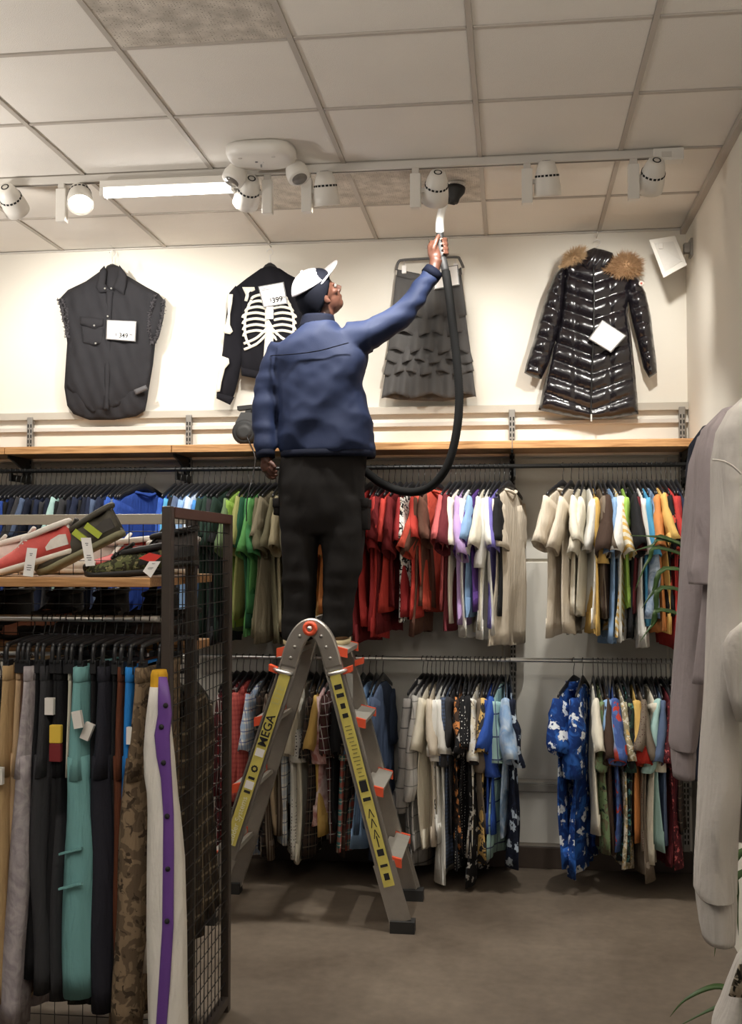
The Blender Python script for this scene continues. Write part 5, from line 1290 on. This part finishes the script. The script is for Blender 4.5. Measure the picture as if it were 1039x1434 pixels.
# white snap-side track trousers, draped in front of the end post
y9 = 3.235
wt_ = thing('track_trousers', at(225, 960, y9), 'white snap-side track trousers with a purple stripe beside the mesh panel', 'trousers')
M_WT = f('white_nylon', 'plain', [srgb(226, 222, 214)]); M_PUR = M('purple_nylon', srgb(104, 66, 144), .5, var=.12, vscale=14, bump=.2, bscale=40)
def hring(v, uL, uR, y, dy, n=20, p=.9):
    a = at(uL, v, y); b = at(uR, v, y); c = (a+b)/2; c.y = y
    return ell(c, None, (b.x-a.x)/2, dy, n, p)
rows = [(962, 211, 233), (985, 208, 235), (1010, 205, 238), (1050, 202, 243), (1085, 203, 246), (1110, 207, 248), (1140, 208, 252), (1200, 207, 258), (1300, 206, 261), (1400, 208, 262), (1480, 210, 264), (1540, 211, 265)]
MB().loft([hring(v, a_, b_, y9, .035+.012*min(1, (v-960)/200)) for v, a_, b_ in rows]).build('leg', M_WT, wt_, True)
sp_ = [(948, 228, 6), (975, 230, 9), (1000, 231, 10), (1030, 227, 11), (1060, 229, 10), (1090, 233, 8), (1140, 236, 7.5), (1200, 236, 8), (1300, 235, 8), (1380, 230, 8), (1434, 226, 7.5), (1530, 222, 7.5)]
MB().loft([hring(v, u-w_, u+w_, y9-.05 if v > 955 else y9-.03, .006, 10) for v, u, w_ in sp_]).build('side_stripe', M_PUR, wt_, True)
for u, v in ((232, 988), (226, 1018), (229, 1068), (234, 1143), (235, 1217), (234, 1290)): MB().lathe([(.008, 0), (.007, .004), (.001, .005)], 14, at(u, v, y9-.056), (0, -1, 0)).build('snap', M_INK, wt_, True)
MB().loft([hring(v, a_, b_, y9+.02, .03) for v, a_, b_ in ((938, 214, 232), (945, 212, 234), (966, 211, 234), (972, 213, 232))]).build('waistband', f('gold_knit', 'plain', [srgb(214, 164, 48)]), wt_, True)
clip_hanger((at(224, 940, GY0).x, PRY, PRZ), 0, 'black clip hanger holding the white track trousers')
x = GX-.08
t = thing('trousers', (x, PRY+.02, PRZ-.14), 'white trousers with gold waistband behind the wire mesh panel', 'trousers', 'trousers on the rack rail', rz=.03)
OFF[t.name] = Vector((0, 0, 0)); b, w_ = trousers(r6, .018, .02, .95, -.01, hw=.17); b.build('legs', M_WT, t, True, local=True); w_.build('waistband', f('gold_knit', 'plain', []), t, True, local=True)
clip_hanger((x, PRY+.0, PRZ), 0, 'black clip hanger behind the wire mesh panel')
# flannel shirt on the far side of the rack
for i, (dx, m_, lb, rzz) in enumerate(((-.02, f('brown_flannel', 'plaid', [srgb(84, 72, 58), srgb(40, 34, 30), srgb(150, 136, 112)], .8), 'brown plaid flannel shirt hanging behind the wire mesh panel', 184), (-.09, f('dark_flannel', 'plaid', [srgb(50, 42, 38), srgb(26, 22, 22), srgb(110, 100, 84)], .8), 'dark plaid flannel shirt hanging behind the brown flannel', 181))):
    put_garment('shirt', (GX+dx-.05, FRY, FRZ-.02), math.radians(rzz), m_, lb, 'shirt', 'flannel shirts on the far side of the rack', sleeve=.62, L=.8, t=.026, slw=.075, theta=78)
    hanger((GX+dx-.05, FRY, FRZ), math.radians(rzz), 'black plastic hanger on the far rail of the mesh rack', 'hangers on the far side of the rack')

# ---------------------------------------------------------------- shoes
def shoe(loc, rot, L, cols, label, laces=True, stripe=None, wd=.052, ht=.085, group='shoes on the rack shelves', high=0):
    up_c, sole_c, lace_c = cols
    t = thing('shoe', loc, label, 'shoe', group); t.rotation_euler = rot; OFF[t.name] = Vector((0, 0, 0))
    def prof(q):          # q 0 toe .. 1 heel -> half width, height
        w_ = wd*float(np.interp(q, (0, .08, .2, .32, .5, .62, .8, 1), (.5, .82, 1.0, 1.02, .84, .74, .76, .66)))
        h = float(np.interp(q, (0, .06, .2, .34, .48, .6, .7, .84, 1), (.03, .046, .058, .07, .094, .112, .11, .092, .108)))*(1+max(0, q-.4)*high/.06)*(ht/.085)
        return w_, h
    N = 22; so, upr = [], []
    for i in range(N+1):
        q = i/N; x = -L/2+L*q; w_, h = prof(q)
        if i == 0: w_ *= .35; h = .034
        if i == 1: w_ *= .75
        if i == N: w_ *= .6; h -= .008
        toe = .012*max(0, 1-q/.2)**2
        so.append([(x, w_*1.06*math.cos(a), .014+toe+.0145*math.copysign(abs(math.sin(a))**.6, math.sin(a))) for a in np.linspace(0, 2*math.pi, 16, endpoint=False)])
        ring = []
        for k in range(18):
            a = 2*math.pi*k/18; s_, c_ = math.sin(a), math.cos(a)
            zz = .02+toe+(h-.02)*max(0, s_)**.75 if s_ > 0 else .02+toe
            ring.append((x, w_*math.copysign(abs(c_)**.75, c_)*(1-.35*max(0, s_)**2*(1 if q > .3 else .4)), zz))
        upr.append(ring)
    MB().loft(so).build('sole', sole_c, t, True, local=True)
    u_ = MB().loft(upr).build('upper', up_c, t, True, local=True)
    hh = .096*(1+.4*high/.06)*(ht/.085)
    cpts = [(L*.24+.085*L/.29*math.cos(a)*.95, wd*.60*math.sin(a), hh+.004+.008*math.cos(a)) for a in np.linspace(0, 2*math.pi, 18, endpoint=False)]
    MB().tube(cpts, .010, 8, closed=True, cap=False).build('collar', lace_c if not stripe else up_c, t, True, local=True)
    MB().loft([[(L*.24+.07*L/.29*math.cos(a)*k, wd*.5*math.sin(a)*k, hh+.002-d) for a in np.linspace(0, 2*math.pi, 14, endpoint=False)] for k, d in ((1, 0), (.1, .002))]).build('lining', M_DARK, u_, local=True)
    MB().loft([[(L*(-.14)+s_*L*.26, wd*.42*math.cos(a), .066+(hh+.024-.066)*s_+.006*math.sin(a)) for a in np.linspace(0, 2*math.pi, 10, endpoint=False)] for s_ in (0, .35, .7, 1)]).build('tongue', lace_c, t, True, local=True)
    if laces:
        for k in range(5):
            x = -L*.13+k*L*.05; z = .068+(hh-.05)*(k/5)*.8
            MB().tube([(x, -wd*.5, z-.006), (x+.006, 0, z+.010), (x, wd*.5, z-.006)], .004, 6).build('lace', lace_c, t, True, local=True)
    for sg in (-1, 1):
        MB().loft([[(-L*.5+L*q, sg*(prof(q)[0]*1.02+.001), .034+zc*k) for k, zc in ((0, 0), (1, h_))] + [(-L*.5+L*q, sg*(prof(q)[0]*.9), .034+h_), (-L*.5+L*q, sg*(prof(q)[0]*.9), .034)] for q, h_ in ((.72, .012), (.8, .03), (.9, .038), (.97, .034))]).build('heel_counter', lace_c, t, local=True)
    MB().loft([[(x, w_*math.cos(a), z0+.012*math.sin(a)) for a in np.linspace(0, 2*math.pi, 12, endpoint=False)] for x, w_, z0 in ((-L*.505, wd*.3, .038), (-L*.485, wd*.62, .04), (-L*.44, wd*.87, .042), (-L*.41, wd*.93, .042))]).build('toe_cap', sole_c, t, True, local=True)
    if stripe:
        for x in (L*.12, L*.26): MB().obox((x, -wd*.93, .055), (1, 0, .5), (0, 1, .25), (-.5, 0, 1), .010, .004, .03).build('side_stripe', stripe, t, local=True)
    MB().box((L*.47, -.012, hh-.03), (L*.47+.01, .012, hh+.022), .003).build('heel_tab', lace_c, t, local=True)
    return t
mr = lambda *a: tuple(math.radians(q) for q in a)
S = lambda name, c, **k: M(name, srgb(*c), .6, var=.18, vscale=40, bump=.2, bscale=120, **k)
def on(u, y, dz=0): p = at(u, 800, y); return (p.x, y, SZ+dz)
shoe(on(48, 3.42, .032), mr(0, -17, 6), .29, (S('coral_knit', (206, 84, 78)), S('white_sole', (232, 226, 214)), S('white_mesh', (228, 222, 214))), 'coral red running shoe with white laces and tongue')
shoe(on(2, 3.54, .01), mr(0, -10, 10), .28, (S('pale_pink', (226, 206, 198)), S('white_sole', (0, 0, 0)), S('white_mesh', (0, 0, 0))), 'pale pink and white running shoe behind the coral one')
shoe(on(116, 3.45, .062), mr(0, -27, 4), .31, (S('olive_black_mesh', (74, 70, 60)), S('grey_green_sole', (142, 138, 108)), S('dark_grey_mesh', (64, 60, 56))), 'olive black trail shoe with lime flashes, heel propped up', stripe=S('lime_flash', (176, 190, 66)))
shoe(on(176, 3.40, .0), mr(0, -4, 4), .26, (f('green_camo', 'print', [srgb(96, 100, 66), srgb(56, 56, 42), srgb(140, 134, 96)], 3), S('dark_sole', (40, 38, 34)), S('black_mesh', (34, 32, 31))), 'green camouflage low shoe under the trail shoe', ht=.07)
shoe(on(222, 3.60, .02), mr(0, -6, 12), .27, (S('brown_black', (52, 44, 40)), S('dark_sole', (0, 0, 0)), S('black_mesh', (0, 0, 0))), 'dark brown shoe against the end post', high=.03)
fs_ = [(70, 3.86, (226, 222, 214), 'white sneaker on the far side of the wire grid behind the coral shoe', .03), (128, 3.88, (222, 216, 206), 'off-white sneaker on the far side behind the trail shoe', .02), (170, 3.87, (190, 60, 54), 'red sneaker on the far side of the wire grid', .04), (212, 3.88, (230, 226, 220), 'white sneaker on the far side behind the dark brown shoe', .03), (258, 3.87, (70, 64, 84), 'purple and white shoe seen through the mesh end panel', .03)]
for k, (u, y, c_, lb, hi) in enumerate(fs_):
    p = at(u, 800, y); shoe((min(p.x, GX-.2), y, SZ), mr(0, 0, 20+10*k % 30), .27, (S('far_shoe_%d' % k, c_), S('white_sole', (0, 0, 0)), S('white_mesh', (0, 0, 0))), lb, laces=False, high=hi)
for k, (u, c_, lb) in enumerate(((50, (214, 150, 124), 'peach shoe on the dark lower far shelf'), (112, (44, 42, 44), 'black shoe on the dark lower far shelf beside the peach one'), (180, (38, 36, 38), 'charcoal shoe on the dark lower far shelf near the mesh panel'), (262, (58, 46, 44), 'dark brown shoe on the lower far shelf behind the mesh panel'))):
    p = at(u, 890, 3.88); shoe((min(p.x, GX-.2), 3.88, 1.372), mr(0, 0, 15), .27, (S('low_shoe_%d' % k, c_), S('dark_sole', (0, 0, 0)), S('black_mesh', (0, 0, 0))), lb, laces=False)
def card(quad, y, mat, label, lines=True):
    c = [at(u, v, y) for u, v in quad]; ctr = sum(c, Vector())/4
    t = thing('price_tag', ctr, label, 'tag', 'tags on the shoes')
    MB().add([p+Vector((0, d, 0)) for d in (0, .0015) for p in c], [(0, 1, 2, 3), (7, 6, 5, 4), (0, 4, 5, 1), (1, 5, 6, 2), (2, 6, 7, 3), (3, 7, 4, 0)]).build('card', mat, t)
    if lines:
        xd = (c[1]-c[0]); yd = (c[3]-c[0]); ln = MB()
        for q, w_ in ((.2, .3), (.26, .2), (.62, .4), (.7, .5), (.78, .35)): ln.obox(c[0]+xd*.5+yd*q+Vector((0, -.0006, 0)), xd, (0, 1, 0), yd, xd.length*w_/2, .0004, yd.length*.014)
        ln.build('print_lines', M_GINK, t)['kind'] = 'stuff'
card([(38, 767), (52, 768), (46, 808), (32, 806)], 3.325, M_PAPER, 'white paper tag hanging on the coral running shoe')
card([(113, 753), (127, 753), (133, 792), (120, 793)], 3.325, M_PAPER, 'white paper tag hanging on the trail shoe')
card([(194, 782), (209, 774), (227, 778), (214, 788)], 3.33, M_RED, 'red card tag on the camouflage shoe', False)
card([(209, 786), (225, 786), (211, 809), (200, 800)], 3.322, M_PAPER, 'white paper tag below the red card tag')

# dark high-top boots and dark clothes on the far side of the rack
bl = ['black high boot on the lower far shelf at the frame edge', 'black high boot between the peach and black low shoes', 'black high boot between the black and charcoal low shoes', 'black high boot on the lower far shelf nearest the mesh panel']
for u, lb in zip((12, 82, 146, 214), bl):
    p = at(u, 880, 4.0); shoe((p.x, 3.93, 1.372), mr(0, 0, 60), .27, (S('boot_black', (28, 27, 28)), S('dark_sole', (0, 0, 0)), S('black_mesh', (0, 0, 0))), lb, laces=False, high=.11)
for i in range(11):
    x = GX-.24-i*.115; c_ = ('black', 'charcoal', 'dbrown', 'dnavy')[i % 4]
    put_garment('shirt', (x, FRY+.02, FRZ-.02), math.radians(180), plain(c_), '%s shirt on the far rail behind the trousers' % WORD[c_], 'shirt', 'dark shirts on the far side of the rack', sleeve=.5, L=.8, t=.04, ts=.03, slw=.075, theta=80, w=.19)
    hanger((x, FRY+.02, FRZ), math.radians(180), 'black plastic hanger on the far rail behind the trousers', 'hangers on the far side of the rack')
# ================================================================== sweatshirts on the near right-hand rail
RX, RZ = .6, 2.0
rr7 = thing('side_rail', (RX, 1.8, RZ), 'black clothes rail fixed to the right wall for the sweatshirts', 'clothes rail')
MB().tube([(RX, 1.25, RZ), (RX, 2.3, RZ)], .0125, 12).build('tube', M_BLKM, rr7, True)
for y in (1.28, 2.27): MB().tube([(RX, y, RZ), (XR, y, RZ)], .010, 10).build('wall_arm', M_BLKM, rr7, True)
def sweat(name, y, label, mat, sleeve_rows, body_rows, cuff_rows=None, dy=.045, bdy=.06, cat='sweatshirt', seed=0, tilt=0):
    t = thing(name, (RX, y, RZ-.1), label, cat, 'sweatshirts on the right-hand rail')
    ph = seed*1.7
    def rings(rows, dd, fine=5, amp=.006):
        out = []
        for i in range(len(rows)-1):
            (v0, a0, b0), (v1, a1, b1) = rows[i], rows[i+1]
            for k in range(fine):
                q = k/fine; out.append((v0+(v1-v0)*q, a0+(a1-a0)*q, b0+(b1-b0)*q))
        out.append(rows[-1]); rs = []
        for v, a_, b_ in out:
            r = hring(v, a_, b_, y, dd, 32, .9)
            rs.append([p+Vector((0, amp*math.sin(p.x*70+ph+.004*v)+amp*.6*math.sin(v*.035+p.x*30+ph), 0)) for p in r])
        return rs
    if body_rows: MB().loft(rings(body_rows, bdy)).build('body', mat, t, True)
    s = rings(sleeve_rows, dy); c = sum(s[-1], Vector())/32
    s += [[c+(p-c)*.9 for p in s[-1]], [c+(p-c)*.86+Vector((0, 0, .03)) for p in s[-1]]]
    sl = MB().loft(s).build('sleeve', mat, t, True)
    if cuff_rows:
        s = rings(cuff_rows, dy*.86, 3, .002); c = sum(s[-1], Vector())/32
        s += [[c+(p-c)*.92 for p in s[-1]], [c+(p-c)*.88+Vector((0, 0, .03)) for p in s[-1]]]
        MB().loft(s).build('cuff', mat, sl, True)
    hg_ = link('hanger', HB, None); hg_.location = (RX, y, RZ); hg_.rotation_euler = (0, 0, math.pi/2)
    tag(hg_, 'black plastic hanger carrying the '+label.split(' hanging')[0], 'hanger', 'hangers on the right-hand rail'); link('hook', HH, None, hg_)
    return t, sl
M_SW = f('white_fleece', 'plain', [srgb(208, 203, 198)]); M_LV = f('lilac_fleece', 'plain', [srgb(158, 148, 150)]); M_NV = plain('dnavy')
t, sl = sweat('sweatshirt', 1.5, 'white long-sleeved sweatshirt hanging frontmost on the right-hand rail', M_SW,
  [(548, 1048, 1110), (575, 1018, 1100), (605, 1002, 1085), (644, 996, 1072), (720, 995, 1062), (850, 991, 1052), (1000, 984, 1042), (1120, 976, 1036), (1200, 973, 1033), (1245, 972, 1031), (1252, 975, 1029)],
  [(528, 1120, 1240), (545, 1085, 1275), (570, 1062, 1300), (620, 1046, 1320), (800, 1036, 1330), (1000, 1030, 1335), (1183, 1031, 1335)], [(1247, 974, 1030), (1260, 975, 1031), (1290, 979, 1030), (1313, 984, 1028)], .05, .055, seed=1)
MB().tube(smoothpath([at(u, v, 1.44) for u, v in ((997, 644), (1012, 646), (1026, 653), (1038, 664))], 5), .0014, 5).build('shoulder_seam', M_SW, sl)
MB().loft([hring(v, a_, b_, 1.437, .010, 16) for v, a_, b_ in ((870, 1040, 1062), (885, 1022, 1070), (905, 1009, 1074), (930, 1011, 1074), (975, 1020, 1070), (1010, 1030, 1066))]).build('pocket', M_SW, t, True)
sweat('t_shirt', 1.7, 'lilac grey short-sleeved top hanging behind the white sweatshirt', M_LV,
  [(572, 1012, 1070), (600, 984, 1055), (630, 975, 1045), (700, 971, 1036), (770, 967, 1026), (800, 963, 1018), (818, 966, 1008)],
  [(560, 1070, 1220), (590, 1030, 1250), (650, 1000, 1270), (800, 988, 1270), (900, 976, 1270), (960, 970, 1270)], None, .05, .04, 't-shirt', 2)
sweat('sweatshirt', 1.9, 'lilac grey long-sleeved sweatshirt hanging behind the short-sleeved top', M_LV,
  [(590, 1000, 1050), (612, 976, 1040), (650, 964, 1025), (720, 957, 1010), (800, 952, 1000), (900, 946, 992), (980, 940, 982), (1040, 937, 975), (1048, 939, 973)],
  [(580, 1050, 1180), (620, 1010, 1210), (700, 995, 1220), (880, 992, 1220)], [(1044, 939, 974), (1060, 940, 974), (1088, 943, 972)], .042, .04, seed=3)
sweat('sweatshirt', 2.1, 'midnight navy sweatshirt hanging rearmost on the right-hand rail', M_NV,
  [(596, 985, 1030), (622, 966, 1015), (660, 961, 1000), (760, 962, 995), (900, 964, 992), (1040, 968, 990), (1090, 970, 988)], [(590, 1030, 1130), (640, 990, 1160), (1090, 984, 1160)], None, .04, .04, seed=4)
# pale sleeve of a garment on a lower rail
t = thing('sweatshirt', at(1060, 1380, 1.6), 'pale sweatshirt with dark print hanging low beneath the white one', 'sweatshirt', 'sweatshirts on the right-hand rail')
MB().loft([hring(v, a_, b_, 1.6, .04, 24) for v, a_, b_ in ((1325, 1050, 1100), (1345, 1032, 1095), (1380, 1018, 1075), (1405, 1009, 1062), (1420, 1002, 1052), (1434, 998, 1046), (1470, 995, 1038), (1500, 996, 1034))]).build('sleeve', M_SW, t, True)
MB().loft([hring(v, a_, b_, 1.63, .05, 24) for v, a_, b_ in ((1310, 1110, 1260), (1340, 1075, 1290), (1420, 1058, 1300), (1700, 1050, 1310))]).build('body', M_SW, t, True)
MB().loft([hring(v, a_, b_, 1.555, .006, 14) for v, a_, b_ in ((1352, 1034, 1070), (1375, 1026, 1066), (1395, 1020, 1056))]).build('print_patch', f('dark_print', 'print', [srgb(190, 178, 158), srgb(90, 82, 70), srgb(40, 38, 34)], 3), t, True)
MB().tube([(RX, 1.25, 1.02), (RX, 2.3, 1.02)], .0125, 12).build('lower_tube', M_BLKM, rr7, True)
for y in (1.28, 2.27): MB().tube([(RX, y, 1.02), (XR, y, 1.02)], .010, 10).build('wall_arm', M_BLKM, rr7, True)

# ================================================================== potted dracaena behind the sweatshirts
PXp, PYp = .66, 2.62
pl = thing('potted_plant', (PXp, PYp, 0), 'tall potted plant with long arching strap leaves beside the right wall', 'plant')
MB().lathe([(.10, 0), (.125, .02), (.15, .26), (.155, .28), (.14, .28), (.135, .24), (.01, .23)], 24, (PXp, PYp, 0), (0, 0, 1)).build('pot', M('charcoal_pot', srgb(60, 57, 54), .5), pl, True)
MB().tube(smoothpath([(PXp, PYp, .22), (PXp+.01, PYp, .8), (PXp-.01, PYp+.01, 1.3), (PXp-.02, PYp, 1.62)], 5), .016, 10).build('stem', M('plant_stem', srgb(104, 88, 62), .8, var=.25, vscale=40), pl, True)
M_LEAF = M('strap_leaf', srgb(70, 98, 54), .4, var=.3, vscale=14, spec=.4)
def leaf(pts, w, name='leaf'):
    P_ = smoothpath(pts, 5); n = len(P_); rs = []
    for i, p in enumerate(P_):
        q = i/(n-1); t = (P_[min(i+1, n-1)]-P_[max(i-1, 0)]).normalized()
        s = t.cross(Vector((0, -.6, .8))).normalized(); nn = s.cross(t)
        ww = w*(.45+.55*math.sin(math.pi*min(1, q*1.1+.12)))*(1-q**4*.95)
        rs.append([p-s*ww+nn*ww*.25, p+nn*.0012, p+s*ww+nn*ww*.25, p-nn*.0012])
    MB().loft(rs).build('leaf', M_LEAF, pl, True)
yl = 2.5
cr = Vector((PXp-.02, PYp, 1.62))
for px in ([(948, 760), (915, 752), (883, 750)], [(945, 760), (912, 765), (883, 773)], [(938, 771), (909, 784), (889, 827)], [(947, 797), (915, 829), (899, 852)], [(942, 824), (918, 855), (911, 881)], [(940, 857), (915, 874), (896, 899)]):
    base = cr+Vector((0, 0, -(px[0][1]-740)*.0016))
    leaf([base]+[at(u, v, yl) for u, v in px], .0075)
for px in ([(1035, 1225), (1010, 1280), (1000, 1340)], [(1045, 1385), (1000, 1382), (960, 1400), (938, 1424)], [(1045, 1400), (1000, 1412), (945, 1440)], [(1036, 1195), (1032, 1250), (1034, 1310)]):  # the two middle leaves stand in for leaf shadows on the floor
    base = Vector((PXp, PYp, at(1000, px[0][1], yl).z+.02))
    leaf([base]+[at(u, v, yl) for u, v in px], .008)
rl7 = random.Random(4)
for k in range(16):
    an = rl7.uniform(-1.3, 1.9); R_ = rl7.uniform(.14, .24); z0 = rl7.uniform(1.2, 1.62)
    dx, dy = math.cos(an), math.sin(an)
    R_ = min(R_, (XR-.03-PXp)/max(.01, dx)) if dx > 0 else R_
    leaf([(PXp, PYp, z0), (PXp+dx*R_*.5, PYp+dy*R_*.5, z0+.14), (PXp+dx*R_*.85, PYp+dy*R_*.85, z0+.1), (PXp+dx*R_, PYp+dy*R_, z0-.04)], .009)
